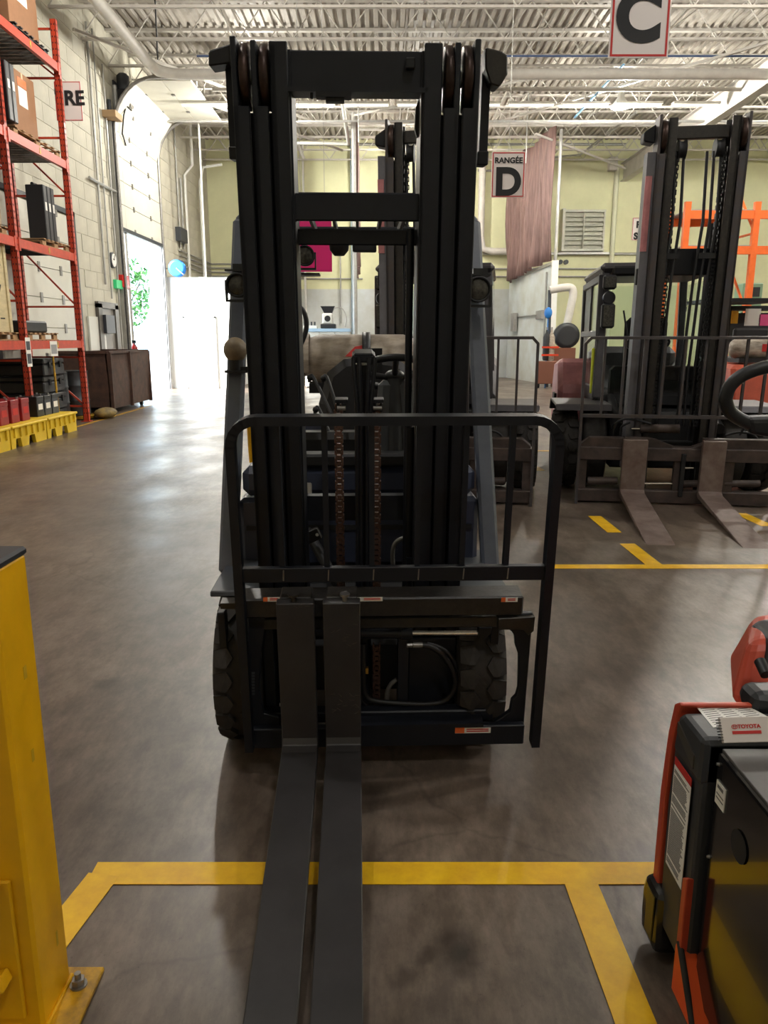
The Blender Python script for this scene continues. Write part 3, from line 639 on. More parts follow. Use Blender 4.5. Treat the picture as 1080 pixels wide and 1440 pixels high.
# chains
def chain(name, px, y0, y1, c, wd, pitch=.03, m=CHAIN, parent=None):
    x, za = inM(MM, px, y1, c); zb = fzz(y0, c, px); mb = MB(MM); z = za; k = 0
    while z < zb:
        w_ = wd / 2 * (1 if k % 2 else .68)
        for q in (-1, 1):
            mb.box(x + q * w_ - .0025, x + q * w_ + .0025, c - .009, c + .009, z - .004, z + pitch * .92)
        mb.cyl((x - wd * .55, c, z + pitch * .1), (x + wd * .55, c, z + pitch * .1), .006, 6)
        mb.box(x - wd * .3, x + wd * .3, c - .006, c + .006, z, z + pitch * .5)
        z += pitch * .72; k += 1
    return F(name, mb, m, parent, kind='stuff')
chain('lift_chain', 480, 574, 845, .03, .026)
chain('lift_chain', 529.5, 574, 845, .03, .026)
chain('lift_chain', 529.5, 908, 988, .0, .024)
chain('side_chain', 414, 130, 812, .1, .02, m=KD)
chain('side_chain', 594, 190, 812, .1, .02, m=KD)
# centre free lift cylinder and crosshead
a = fp(512, 1000, .06); b_ = fp(512, 512, .06)
F('lift_cylinder', MB(MM).cyl((a.x, .06, .15), (a.x, .06, b_.z), .029, 20), K)
mb = MB(MM); prect(mb, 495, 500, 528, 510, .0, .12); prect(mb, 498, 497, 525, 502, .0, .12)
ch = F('crosshead', mb, K, bevel=.004)
mb = MB(MM)
for px in (497, 505, 519, 527): pq = 512 + (px - 512) * .62; mb.tube([fp(px, 503, -.004), fp(px, 514, -.008), fp(pq, 575, -.008), fp(pq, 720, 0), fp(pq, 860, 0)], .0075)
F('hydraulic_hose', mb, K)
mb = MB(MM); prect(mb, 514, 600, 521, 832, .02, .05); F('cylinder_guide', mb, K)
for px in (480, 531):
    mb = MB(MM); prect(mb, px - 9, 562, px + 9, 567, .0, .05); prect(mb, px - 7, 567, px - 3, 580, .01, .04); prect(mb, px + 3, 567, px + 7, 580, .01, .04)
    an = F('chain_anchor', mb, K, bevel=.002)
    F('anchor_nut', MB(MM).cyl(fp(px - 6, 574, 0), fp(px + 6, 574, 0), .008, 8), STEEL, an)
# side lift tubes
a = fp(577, 322, .11); mb = MB(MM); mb.cyl((a.x, .11, .3), (a.x, .11, a.z), .013, 12); F('lift_tube', mb, K)
a = fp(577, 600, .1); F('lift_tube_sleeve', MB(MM).cyl((a.x, .1, .4), (a.x, .1, a.z), .017, 12), KD)
mb = MB(MM); prect(mb, 571, 785, 585, 830, .07, .1); F('tube_clamp', mb, K)
for s in (-1, 1): F('lift_cylinder', MB(MM).cyl((s * .25, .2, .15), (s * .25, .2, zt - .5), .03, 16), K)
for z in (.35, .9): F('mast_tie', MB(MM).box(-.37, .37, .165, .2, z, z + .1), K)
# --- load backrest
C = -.23
lb = F('load_backrest', MB(MM), K) if False else None
yl, yr = 611, 615
xl, xr = fx(329, 700, C), fx(779, 700, C); zt_ = fzz(590, C, 555); r_ = .085
zb_ = fzz(1048, C, 545)
def arcpts(s):
    cx = (xl + r_) if s < 0 else (xr - r_); return [Vector((cx + s * r_ * math.cos(R(a)), C, zt_ - r_ + r_ * math.sin(R(a)))) for a in range(0, 91, 15)]
mb = MB(MM); L = arcpts(-1); Rr = arcpts(1)
path = [Vector((xl, C, zb_))] + L + Rr[::-1] + [Vector((xr, C, zb_))]
for i in range(len(path) - 1):
    a, b_ = path[i], path[i + 1]; d = (b_ - a).normalized(); mb.bar(a - d * .004, b_ + d * .004, .03, .05, up=(0, 1, 0))
fr = F('backrest_frame', mb, K)
mb = MB(MM); zm1, zm0 = fzz(796, C, 550), fzz(816, C, 550); mb.box(xl + .01, xr - .01, C - .012, C + .012, zm0, zm1)
F('backrest_rail', mb, K, bevel=.002)
for px in (397, 460, 523, 586, 649, 711):
    x = fx(px, 805, C)
    F('backrest_bar', MB(MM).box(x - .009, x + .009, C + .0, C + .03, zm0 + .005, zt_), K)
    F('weld_seam', MB(MM).cyl((x + .004, C - .0145, zm0 + .008), (x + .006, C - .0145, zm1 - .006), .0025, 5), STEEL)
# --- carriage (shifted sideways)
C = -.2
mb = MB(MM); prect(mb, 338, 841, 736, 868, C, C + .1); F('carriage_top_bar', mb, KW, bevel=.006)
mb = MB(MM); prect(mb, 350, 869, 738, 884, C + .03, C + .08); F('carriage_lower_lip', mb, KW, bevel=.004)
pl = [inM(MM, x, y, C + .02) for x, y in ((700, 868), (752, 866), (750, 886), (742, 892), (735, 884), (700, 884))]
F('carriage_end_bracket', MB(MM).prism(pl, 'y', C + .01, C + .05), KW, bevel=.002)
mb = MB(MM)
for px in (611, 646, 679, 581): mb.cyl(fp(px, 842.5, C + .0) + Vector((0, .02, .0)), fp(px, 842.5, C) + Vector((0, .02, -.004)), .012, 14)
F('notch_hole', mb, INK, kind='stuff')
pl = [inM(MM, x, y, C) for x, y in ((700, 884), (712, 886), (722, 894), (726, 900), (727, 914), (732, 928), (731, 975), (728, 986), (722, 992), (719, 1008), (708, 1016), (698, 1022), (696, 1046), (737, 1048), (738, 1040), (752, 868), (700, 868))]
F('carriage_side_plate', MB(MM).prism(pl, 'y', C + .03, C + .055), K, bevel=.003)
pl = [inM(MM, x, y, C) for x, y in ((346, 868), (372, 870), (370, 900), (366, 925), (363, 980), (370, 1010), (392, 1016), (395, 1048), (350, 1048))]
F('carriage_side_plate', MB(MM).prism(pl, 'y', C + .03, C + .055), K, bevel=.003)
mb = MB(MM); prect(mb, 352, 1023, 737, 1050, C, C + .03); F('carriage_bottom_bar', mb, K, bevel=.004)
mb = MB(MM); prect(mb, 360, 1001, 694, 1016, C + .05, C + .1); F('carriage_inner_bar', mb, K, bevel=.005)
mb = MB(MM); prect(mb, 500, 1019, 680, 1024, C - .01, C + .05); F('bottom_lip', mb, K)
for a_, b2 in ((687, 699), (311, 322)):
    mb = MB(MM); prect(mb, a_, 862, b2, 1026, C + .11, C + .16); F('carriage_upright', mb, K, bevel=.003)
for xa in (372, 560):
    mb = MB(MM); prect(mb, xa, 872, xa + 14, 1020, C + .1, C + .2); F('carriage_web', mb, K)
mb = MB(MM); prect(mb, 574, 898, 640, 1004, C + .17, C + .2); F('cover_panel', mb, K, bevel=.004)
mb = MB(MM); prect(mb, 310, 848, 420, 856, C + .11, C + .16); F('carriage_cross_bar', mb, KW)
# sideshift cylinder
a = fp(430, 890, C + .11); b_ = fp(572, 890, C + .11); c_ = fp(674, 890, C + .11)
sc = F('sideshift_cylinder', MB(MM).cyl(a, b_, .022, 20), K)
F('cylinder_gland', MB(MM).cyl(b_ - Vector((.02, 0, 0)), b_ + Vector((.02, 0, 0)), .027, 20), K, sc)
F('piston_rod', MB(MM).cyl(b_, c_, .0095, 16), CHR, sc, label='shiny chrome piston rod')
pl = [inM(MM, x, y, C + .09) for x, y in ((673, 883), (692, 883), (690, 892), (680, 900), (673, 898))]
F('rod_lug', MB(MM).prism(pl, 'y', C + .09, C + .13), K, sc, bevel=.002)
# hoses looping to the right
def smooth(pts, n=6):
    out = []; P = [pts[0]] + pts + [pts[-1]]
    for i in range(1, len(P) - 2):
        for k in range(n):
            t = k / n; a, b2, c2, d = P[i - 1], P[i], P[i + 1], P[i + 2]
            out.append(.5 * ((2 * b2) + (c2 - a) * t + (2 * a - 5 * b2 + 4 * c2 - d) * t * t + (3 * b2 - a - 3 * c2 + d) * t ** 3))
    return out + [pts[-1]]
def hose(pp, r, c, m=HOSE, par=None):
    return F('hydraulic_hose', MB(MM).tube(smooth([fp(x, y, c) for x, y in pp]), r, 10), m, par)
h1 = hose([(590, 907), (604, 909), (622, 920), (636, 942), (640, 965), (626, 985), (600, 990), (560, 989), (530, 986), (516, 980), (511, 960), (511, 905)], .0105, C + .09)
F('hose_fitting', MB(MM).cyl(fp(572, 907, C + .09), fp(580, 907, C + .09), .009, 6).cyl(fp(581, 907, C + .09), fp(594, 907, C + .09), .011, 8), STEEL, h1)
h2 = hose([(582, 998), (610, 994), (630, 984), (643, 962), (640, 935), (625, 915), (600, 905)], .009, C + .12)
F('hose_fitting', MB(MM).cyl(fp(556, 999, C + .1), fp(566, 999, C + .1), .008, 8).cyl(fp(568, 998, C + .1), fp(580, 998, C + .1), .010, 8), STEEL, h2)
hose([(556, 999), (530, 999), (516, 992), (509, 985)], .008, C + .1)
hose([(505, 905), (506, 960), (509, 985)], .007, C + .1)
h3 = hose([(558, 955), (550, 962), (545, 972), (544, 986)], .009, C + .13, STEEL)
for sx, sy in ((516, 960),): F('brass_clip', MB(MM).box(fx(514, 940, C + .1), fx(518, 940, C + .1), C + .085, C + .1, fzz(945, C + .1), fzz(937, C + .1)), mat('brass', (200, 160, 80), .3, 1), h3)
# --- forks
for k, (xa, xb) in enumerate(((397, 447), (458.5, 508))):
    cf = -.30; x0 = fx(xa, 1050, cf); x1 = fx(xb, 1050, cf); zt2 = fzz(849, cf, 430); zl = .165; th = .045; ln = 1.24
    prof = [(cf, zt2), (cf, zl + th + .03), (cf - .012, zl + th + .008), (cf - .04, zl + th)]
    tip = cf - ln
    prof += [(tip, zl + .012), (tip - .01, zl + .002), (tip, zl), (cf - .0, zl), (cf + .03, zl + .008), (cf + .045, zl + .03), (cf + .045, zt2)]
    fk = F('fork', MB(MM).prism(prof, 'x', x0, x1), KF, bevel=.003)
    # tapered end and hook
    F('fork_hook', MB(MM).box(x0 + .01, x1 - .01, cf + .04, cf + .13, zt2 - .02, zt2 + .004), KW, fk, .003)
    F('lower_hook', MB(MM).box(x0 + .02, x1 - .02, cf + .04, cf + .1, zl + .06, zl + .12), K, fk)
    px = (413, 485)[k]; p = fp(px, 848, cf + .02)
    F('fork_pin', MB(MM).cyl(p, p + Vector((0, 0, .03)), .009, 12).cyl(p + Vector((0, 0, .028)), p + Vector((0, 0, .036)), .019 if k == 0 else .017, 16), KW if k == 0 else STEEL, fk)
    sm = MB(MM); rs = random.Random(9 + k)
    for _ in range(26 if k else 5):
        u = rs.uniform(x0 + .02, x1 - .02); z = rs.choice([rs.uniform(zt2 - .17, zt2 - .07), rs.uniform(zl + .17, zl + .26)]) if k else rs.uniform(zt2 - .01, zt2)
        a_ = rs.uniform(-.9, .9); sm.bar((u, cf - .0006, z), (u + .016 * math.cos(a_), cf - .0006, z + .016 * math.sin(a_)), .0015, .001)
    F('scuff_mark', sm, mat('scuff', (70, 62, 54), .6), fk, kind='stuff')
# decals
def decal(x0, y0, x1, y1, c, parent=fl, orange=True):
    mb = MB(MM); prect(mb, x0, y0, x1, y1, c - .0015, c); d = F('warning_decal', mb, PAPER, label='white decal with red and orange print')
    xm = x0 + (x1 - x0) * .26
    if orange: mb = MB(MM); prect(mb, x0, y0, xm, y1, c - .0025, c - .0015); F('decal_patch', mb, ORL, d)
    mb = MB(MM)
    for f in (.2, .55): prect(mb, xm + 3, y0 + (y1 - y0) * f, x1 - 3, y0 + (y1 - y0) * (f + .18), c - .0025, c - .0015)
    F('decal_print', mb, REDL, d)
decal(640, 1023.5, 690, 1031, C); decal(705, 840.5, 728, 846.5, C - .001); decal(498, 840, 538, 845.5, C - .001, orange=False); decal(370, 840, 394, 846, C - .001)
# vertical embossed lettering strip on left plate
mb = MB(MM)
for i in range(8): prect(mb, 354, 945 + i * 4.2, 358, 948 + i * 4.2, C + .028, C + .03)
F('embossed_text', mb, DKB, kind='stuff')

# --- chassis and body (upright frame TR)
def G(name, mb, m, parent=None, bevel=0, label=None): return obj(name, mb, m, parent or fl, bevel, label)
def g(px, py, c): x, z = inM(TR, px, py, c); return Vector((x, c, z))
G('chassis', MB(TR).box(-.36, .36, .22, 2.2, .12, .6), KD, bevel=.02)
G('axle', MB(TR).box(-.37, .37, .05, .2, .2, .42), KD, bevel=.02)
for s in (-1, 1):
    prof = [(-.02, .635), (-.01, .655), (.55, .655), (.55, .635)]
    a, b_ = sorted((s * .37, s * .575)); G('fender', MB(TR).prism(prof, 'x', a, b_), mat('fender_grey', (58, 62, 68), .5), bevel=.004)
    a, b_ = sorted((s * .36, s * .56)); G('side_step', MB(TR).box(a, b_, .55, 1.2, .3, .34), KD, bevel=.01)
    G('side_sill', MB(TR).box(a, b_ - .02 * s if s > 0 else b_, 1.2, 1.5, .2, .62), NAVY, bevel=.03)
cz = g(500, 655, .42).z
cw = G('front_cowl', MB(TR).box(-.52, .52, .42, .62, .62, cz - .14), NAVY, bevel=.02)
G('cowl_top', MB(TR).box(-.5, .5, .40, .66, cz - .13, cz), NAVY, cw, .03)
G('cowl_groove', MB(TR).box(-.49, .49, .408, .44, cz - .28, cz - .26), INK, cw)
G('cowl_ledge', MB(TR).box(-.42, .47, .38, .5, cz + .0, cz + .055), KD, cw, .01)
p = g(432, 690, .395); b_ = MB(TR).box(p.x - .02, p.x + .02, .392, .402, p.z - .035, p.z + .035); G('cowl_badge', b_, mat('badge', (176, 172, 166), .5), cw, .006)
G('dash', MB(TR).box(-.4, .35, .6, .75, cz - .1, cz + .12), KD, bevel=.03)
G('floor_plate', MB(TR).box(-.45, .45, .6, 1.2, .58, .62), KD)
# tilt cylinder pieces and hoses seen low between rails
G('tilt_cylinder', MB(TR).cyl(g(432, 745, .3), g(470, 812, .12), .018, 12).cyl(g(440, 760, .28), g(476, 824, .14), .022, 12), HOSE)
G('tilt_bracket', MB(TR).bar(g(428, 758, .2), g(450, 748, .2), .05, .03, up=(0, 1, 0)), KW, bevel=.004)
G('bracket_bolt', MB(TR).cyl(g(446, 752, .17), g(446, 752, .2), .007, 8), STEEL)
G('curved_pipe', MB(TR).tube(smooth([g(582, 756, .2), g(566, 757, .2), (g(555, 765, .2)), g(552, 780, .2), g(553, 800, .2)]), .009), STEEL)
# steering column, wheel, levers
sw = g(555, 525, .62)
st = G('steering_wheel', MB(TR @ Matrix.Translation(sw) @ Matrix.Rotation(R(-28), 4, 'X')).tube([(.155 * math.cos(2 * math.pi * i / 32), .155 * math.sin(2 * math.pi * i / 32), 0) for i in range(32)], .016, 10, True).tube([(.15, 0, 0), (.03, 0, -.02), (-.03, 0, -.02), (-.15, 0, 0)], .014).tube([(0, -.15, 0), (0, 0, -.02)], .014), BKP)
G('steering_hub', MB(TR).ball(sw + Vector((0, 0, -.01)), .045, 10, (1, 1, .6)), BKP, st)
G('steering_column', MB(TR).cyl(sw, (sw.x, .5, cz), .035, 12), KD)
G('column_cover', MB(TR).hexa([(sw.x - .1, .5, cz), (sw.x + .1, .5, cz), (sw.x + .1, .72, cz), (sw.x - .1, .72, cz)], [(sw.x - .07, .58, sw.z - .03), (sw.x + .07, .58, sw.z - .03), (sw.x + .07, .68, sw.z - .03), (sw.x - .07, .68, sw.z - .03)]), DKB, bevel=.02)
for i, (x0, y0, x1, y1) in enumerate(((436, 530, 470, 590), (455, 531, 482, 600), (444, 575, 476, 640))):
    lv = G('hydraulic_lever', MB(TR).tube(smooth([g(x0 - 1, y0 + 8, .75), g(x0, y0, .75), g(x0 + 6, y0 + 3, .74), g(x1, y1, .6)]), .008), BKP)
    G('lever_knob', MB(TR).ball(g(x0, y0 + 1, .75), .015, 8), BKP, lv)
# hood, seat, counterweight
G('engine_hood', MB(TR).box(-.4, .4, .98, 1.75, .62, .98), NAVY, bevel=.05)
se = G('seat_cushion', MB(TR).box(-.25, .25, 1.02, 1.5, .98, 1.1), SEAT, bevel=.05)
bk = g(525, 492, 1.5); bl = g(460, 540, 1.5)
pl = [(-.27, 1.02), (-.29, 1.25), (-.24, 1.42), (-.15, 1.49), (.0, 1.51), (.15, 1.49), (.24, 1.42), (.29, 1.25), (.27, 1.02)]
G('seat_back', MB(TR @ Matrix.Translation((.07, 0, 0))).prism(pl, 'y', 1.42, 1.54), SEAT, bevel=.04)
G('seat_belt', MB(TR).bar((.08, 1.4, 1.55), (.08, 1.43, 1.2), .1, .01), KD)
cwm = MB(TR).prism([(1.75, .2), (2.2, .25), (2.42, .5), (2.42, 1.0), (2.3, 1.12), (1.75, 1.16)], 'x', -.53, .53)
G('counterweight', cwm, NAVY, bevel=.04)
# gas cylinder lying across the rear
tc = g(500, 505, 2.05); tz = tc.z; rT = .15
tk = G('gas_cylinder', MB(TR).lathe((-.02, 2.05, tz), [(-.33, .03), (-.32, .08), (-.28, .13), (-.22, rT), (.3, rT), (.36, .13), (.4, .07), (.41, .02)], 'x', 36), TANKM, label='grimy silver gas cylinder lying crosswise')
G('cylinder_collar', MB(TR).prism([(-.36, tz - .155), (-.12, tz - .155), (-.12, tz - .11), (-.16, tz - .1), (-.17, tz - .03), (-.2, tz - .01), (-.26, tz - .01), (-.28, tz - .04), (-.29, tz - .1), (-.32, tz - .11), (-.36, tz - .11)][::-1], 'y', 1.88, 1.9), KD, tk) if False else None
cl = MB(TR)
for a0 in range(0, 360, 15):
    if 200 <= a0 <= 300: continue
    for (ra, rb, xa, xb) in ((.15, .155, -.56, -.3),):
        A, B = R(a0), R(a0 + 15)
        cl.hexa([(xa, 2.05 + ra * math.cos(A), tz + ra * math.sin(A)), (xb, 2.05 + ra * math.cos(A), tz + ra * math.sin(A)), (xb, 2.05 + rb * math.cos(A), tz + rb * math.sin(A)), (xa, 2.05 + rb * math.cos(A), tz + rb * math.sin(A))],
                [(xa, 2.05 + ra * math.cos(B), tz + ra * math.sin(B)), (xb, 2.05 + ra * math.cos(B), tz + ra * math.sin(B)), (xb, 2.05 + rb * math.cos(B), tz + rb * math.sin(B)), (xa, 2.05 + rb * math.cos(B), tz + rb * math.sin(B))])
G('cylinder_collar', cl, TANKM, tk)
G('cylinder_valve', MB(TR).cyl((-.42, 2.0, tz - .04), (-.3, 2.0, tz - .04), .03, 12).box(-.42, -.38, 1.86, 1.9, tz - .1, tz + .02).cyl((-.4, 1.87, tz - .16), (-.4, 1.87, tz - .02), .015, 8), mat('valve_bronze', (120, 84, 60), .4, .6), tk)
G('strap', MB(TR).lathe((.05, 2.05, tz), [(-.025, rT + .002), (-.025, rT + .014), (.025, rT + .014), (.025, rT + .002)], 'x', 32), BKP, tk)
q = math.sqrt(2) / 2
G('hazard_label', MB(TR @ Matrix.Translation((-.02, 2.05 - rT * .95, tz + rT * .25)) @ Matrix.Rotation(R(-15), 4, 'X')).prism([(-.06, -.02), (.05, -.02), (.05, .05), (.0, .04)], 'y', -.004, .004), REDL, tk)
G('cylinder_cradle', MB(TR).box(-.3, .38, 1.9, 2.2, tz - .2, tz - .14).box(-.2, .28, 1.95, 2.15, 1.1, tz - .15), KD)
# overhead guard
gz = 2.2; gy0, gy1 = .85, 1.95
for s in (-1, 1):
    bx = .585 if s > 0 else .54
    G('guard_pillar', MB(TR).bar((s * .565, .34, .62), (s * .50, .72, gz - .1), .06, .075, up=(1, 0, 0)).bar((s * .50, .72, gz - .11), (s * .44, .86, gz), .05, .07, up=(1, 0, 0)), GREY, bevel=.012)
    G('rear_pillar', MB(TR).bar((s * .48, 2.1, 1.1), (s * .44, 2.05, gz), .05, .07, up=(1, 0, 0)), KD, bevel=.01)
    G('roof_rail', MB(TR).box(*sorted((s * .42, s * .47)), gy0, gy1, gz - .02, gz + .04), KD, bevel=.01)
G('roof_beam', MB(TR).box(-.45, .45, gy0 - .02, gy0 + .04, gz - .03, gz + .04), K, bevel=.01)
G('roof_beam', MB(TR).box(-.45, .45, gy1 - .04, gy1 + .02, gz - .04, gz + .04), K, bevel=.01)
for i in range(7): x = -.36 + i * .12; G('roof_bar', MB(TR).box(x - .008, x + .008, gy0, gy1, gz - .01, gz + .03), KD)
# head lights with brackets
def lamp(c, r, M_, par, lens=True):
    o = G('work_light', MB(M_).lathe(c, [(.03, r * .5), (.0, r), (.05, r * 1.02), (.08, r * .7), (.11, r * .4)], 'y', 24), BKP)
    G('light_rim', MB(M_).lathe(c, [(.0, r * .86), (-.012, r * .9), (-.012, r * 1.05), (.012, r * 1.05)], 'y', 24, closed=False), BKP, o)
    G('light_lens', MB(M_).lathe(c, [(-.002, r * .82), (-.008, r * .4), (-.009, .005)], 'y', 20), LENS, o)
    G('light_bracket', MB(M_).box(c[0] - r * 1.15, c[0] - r * 1.02, c[1] + .01, c[1] + .05, c[2] - r * 1.3, c[2] + .02).box(c[0] + r * 1.02, c[0] + r * 1.15, c[1] + .01, c[1] + .05, c[2] - r * 1.3, c[2] + .02).box(c[0] - r * 1.15, c[0] + r * 1.15, c[1] + .01, c[1] + .05, c[2] - r * 1.4, c[2] - r * 1.2), BKP, o)
    return o
p = g(334, 401, .42); lamp(tuple(p), .046, TR, fl)
p2 = g(673, 407, .42); lamp(tuple(p2), .05, TR, fl)
for q_ in (p, p2):
    s = -1 if q_.x < 0 else 1
    G('lamp_arm', MB(TR).box(*sorted((q_.x + s * .05, q_.x - s * .06)), .42, .62, q_.z + .055, q_.z + .062).box(q_.x - .02, q_.x + .04, .44, .6, q_.z + .06, q_.z + .085), BKP)
p = g(331, 492, .5); bl = G('side_beacon', MB(TR).ball(p, .05, 12, (1, 1, 1.05)), mat('dusty_amber', (140, 124, 98), .5, rgb2=(104, 90, 72), scale=12))
G('beacon_base', MB(TR).cyl(p + Vector((0, 0, -.085)), p + Vector((0, 0, -.03)), .03, 14).lathe(p + Vector((0, 0, -.09)), [(-.005, .05), (.005, .05)], 'z', 18).box(p.x, p.x + .09, p.y - .02, p.y + .02, p.z - .09, p.z - .07), KD, bl)
# rear light on the guard, mirror stem
p = g(430, 362, 1.9); o = lamp((p.x, p.y - .1, p.z), .055, TR @ Matrix.Translation((2 * 0, 0, 0)), fl)
G('lamp_plate', MB(TR).box(p.x - .1, p.x + .08, 1.86, 2.0, p.z - .1, p.z - .09).box(p.x - .1, p.x - .04, 1.9, 2.0, p.z - .09, p.z + .17), KD, o)
p = g(477, 352, 1.9); G('rear_buzzer', MB(TR).lathe((p.x, 1.9, p.z), [(-.03, .03), (.0, .055), (.05, .06), (.09, .03)], 'z', 12), KD)
p = g(515, 349, 1.9); G('rear_lamp_bar', MB(TR).box(p.x - .08, p.x + .06, 1.9, 1.95, p.z - .02, p.z + .03), KD, bevel=.006)
G('exhaust_loop', MB(TR).tube(smooth([g(417, 428, 1.0), g(428, 440, 1.0), g(431, 460, 1.0), g(425, 480, 1.0), g(417, 492, 1.0)]), .012), BKP)
p0 = g(353, 592, .9)
G('yellow_rod', MB(TR).tube([g(350, 590, .95), g(354, 650, .95)], .013), YEL, label='plain yellow upright rod')  # unidentified yellow strip between pillar and mast, drawn as a plain rod

# ================================================================== HEAVY CAB FORKLIFTS (one built, one copied)
HO = Vector((2.87, 7.6, 0))
HT = Matrix.Translation(HO) @ Matrix.Rotation(R(-8.5), 4, 'Z'); HM = HT @ Matrix.Rotation(R(4), 4, 'X')
hv = thing('heavy_forklift', HO, 'large cab forklift with faded red body at the right, worn brown forks on the floor', 'forklift', 'heavy cab forklifts')
def H(name, mb, m, parent=None, bevel=0, label=None, kind=None): return obj(name, mb, m, parent or hv, bevel, label, kind)
def hp(px, py, c, M=HM): x, z = inM(M, px, py, c); return Vector((x, c, z))
zt = hp(995, 158, 0).z; W = .39
for s in (-1, 1):
    for xo, xi, cut in ((W, W - .075, 1), (W - .085, W - .16, 0)):
        a, b_ = (-xo, -xi) if s < 0 else (xi, xo); wa, wb = (-xo, -xo + .025) if s < 0 else (xo - .025, xo)
        zf = zt - .32 if cut else zt - .03
        H('mast_rail', MB(HM).box(wa, wb, 0, .24, .12, zt if cut else zf).box(a, b_, 0, .03, .12, zf).box(a, b_, .21, .24, .12, zf), GUN if cut else KW, bevel=.004)
    xr = -W + .03 if s < 0 else W - .075
    r_ = H('mast_roller', MB(HM).lathe((xr, .1, zt - .17), [(0, .03), (0, .13), (.005, .14), (.04, .14), (.045, .13), (.045, .03)], 'x', 28), ROLL)
    H('side_flange', MB(HM).box(*sorted((s * W, s * (W + (.075 if s < 0 else .02)))), .04 if s < 0 else .1, .24, .3, zt - .3), mat('pale_mast_grey', (112, 112, 118), .5, var=.2, scale=6) if s < 0 else GUN)
H('mast_side_cover', MB(HM).box(-W - .078, -W - .02, .03, .05, zt - 1.15, zt - .5), PINK, label='faded red paint on the mast side')
H('top_bracket', MB(HM).prism([(-W - .11, zt - .12), (-W - .01, zt - .06), (-W - .01, zt - .22), (-W - .11, zt - .2)], 'y', .1, .3), KD, bevel=.01)
H('crossbeam', MB(HM).box(-W + .16, W - .16, .06, .14, zt - .2, zt - .09), KW, bevel=.01)
z2 = hp(970, 368, .1).z; H('crossbeam', MB(HM).box(-W + .1, W - .1, .2, .28, z2 - .12, z2 + .12), K, bevel=.01)
for z in (.5, 1.25): H('crossbeam', MB(HM).box(-W + .1, W - .1, .22, .3, z - .07, z + .07), KD, bevel=.01)
zb = .75
for x in (-.21, -.14, .06, .12, .18):
    H('hydraulic_hose', MB(HM).tube([(x, .1, zt - .3), (x + .015, .06, zt - .9), (x - .02, .05, (zt + zb) / 2), (x - .04, .07, 1.3), (x - .03, .08, zb)], .014), BKP)
for x in (-.17, .15): H('hose_guide', MB(HM).box(x - .09, x + .06, .03, .1, zt - 1.22, zt - 1.17), KD); H('hose_sheave', MB(HM).lathe((x - .03, .1, zt - .28), [(0, .09), (.02, .07), (.05, .07), (.07, .09)], 'x', 20), KD)
for s in (-1, 1):
    x = s * (W - .185); mb = MB(HM); z = zb; k = 0
    while z < zt - .3:
        w_ = .026 if k % 2 else .017
        mb.box(x - w_, x - w_ + .006, .07, .1, z, z + .045).box(x + w_ - .006, x + w_, .07, .1, z, z + .045).box(x - .014, x + .014, .075, .095, z, z + .02); z += .035; k += 1
    H('lift_chain', mb, KD, kind='stuff')
    H('lift_cylinder', MB(HM).cyl((s * .24, .3, .15), (s * .24, .3, zt - .9), .05, 14), KD)
# carriage
C = -.2; x0 = hp(812, 660, C).x; x1 = -x0 + .12; xc = (x0 + x1) / 2
def zz(py, c=C): return hp(945, py, c).z
H('carriage_top_bar', MB(HM).prism([(x0 + .02, zz(646)), (x0 + .02, zz(628)), (x0 + .1, zz(618)), (xc - .33, zz(618)), (xc - .26, zz(620)), (xc - .08, zz(630)), (xc + .08, zz(630)), (xc + .26, zz(620)), (xc + .33, zz(618)), (x1 - .1, zz(618)), (x1 - .02, zz(628)), (x1 - .02, zz(646))][::-1], 'y', C + .03, C + .12), CARR, bevel=.006)
H('carriage_rail', MB(HM).box(x0, x1, C - .0, C + .1, zz(649), zz(631)), CARR, bevel=.006)
H('carriage_rail', MB(HM).box(x0, x1, C, C + .1, zz(708), zz(691)), CARR, bevel=.006)
for x in (x0, x0 + .5, xc - .07, x1 - .6, x1 - .09): H('carriage_post', MB(HM).box(x, x + .09, C + .03, C + .1, zz(700), zz(640)), CARR)
for sx, (a_, b_) in enumerate(((905, 952), (1018, 1068))):
    pa, pb = hp(a_, 680, C + .06), hp(b_, 680, C + .06)
    cy = H('fork_cylinder', MB(HM).cyl(pa, pb, .012, 12), CHR, label='shiny chrome piston rod') if sx == 0 else H('fork_cylinder', MB(HM).cyl(pa, pb, .035, 14), CARR)
    if sx == 0: H('cylinder_body', MB(HM).cyl(pb, hp(985, 680, C + .06), .035, 14), CARR, cy)
pa, pb = hp(950, 658, C + .06), hp(975, 658, C + .06); H('piston_rod', MB(HM).cyl(pa, pb, .012, 12), CHR, label='shiny chrome piston rod')
pa, pb = hp(826, 676, C + .06), hp(868, 676, C + .06); H('fork_cylinder', MB(HM).cyl(pa, pb, .04, 14), CARR)
H('centre_plate', MB(HM).box(xc - .02, xc + .02, C - .02, C + .05, zz(698), zz(638)), KD, bevel=.004)
# tilt / side cylinder above the carriage and hoses
pa, pb = hp(900, 603, .0), hp(955, 603, .0)
H('upper_cylinder', MB(HM).cyl(pa, pb, .045, 16), CARR); H('piston_rod', MB(HM).cyl(hp(888, 603, 0), pa, .014, 10), CHR, label='shiny chrome piston rod')
for pts in (((862, 612), (866, 596), (880, 589), (900, 592), (915, 596)), ((872, 612), (874, 600), (886, 594)), ((1020, 612), (1040, 608), (1060, 612), (1070, 628)), ((1040, 612), (1052, 596), (1075, 590), (1090, 600))):
    H('hydraulic_hose', MB(HM).tube(smooth([hp(a, b2, -.04) for a, b2 in pts]), .012), KD)
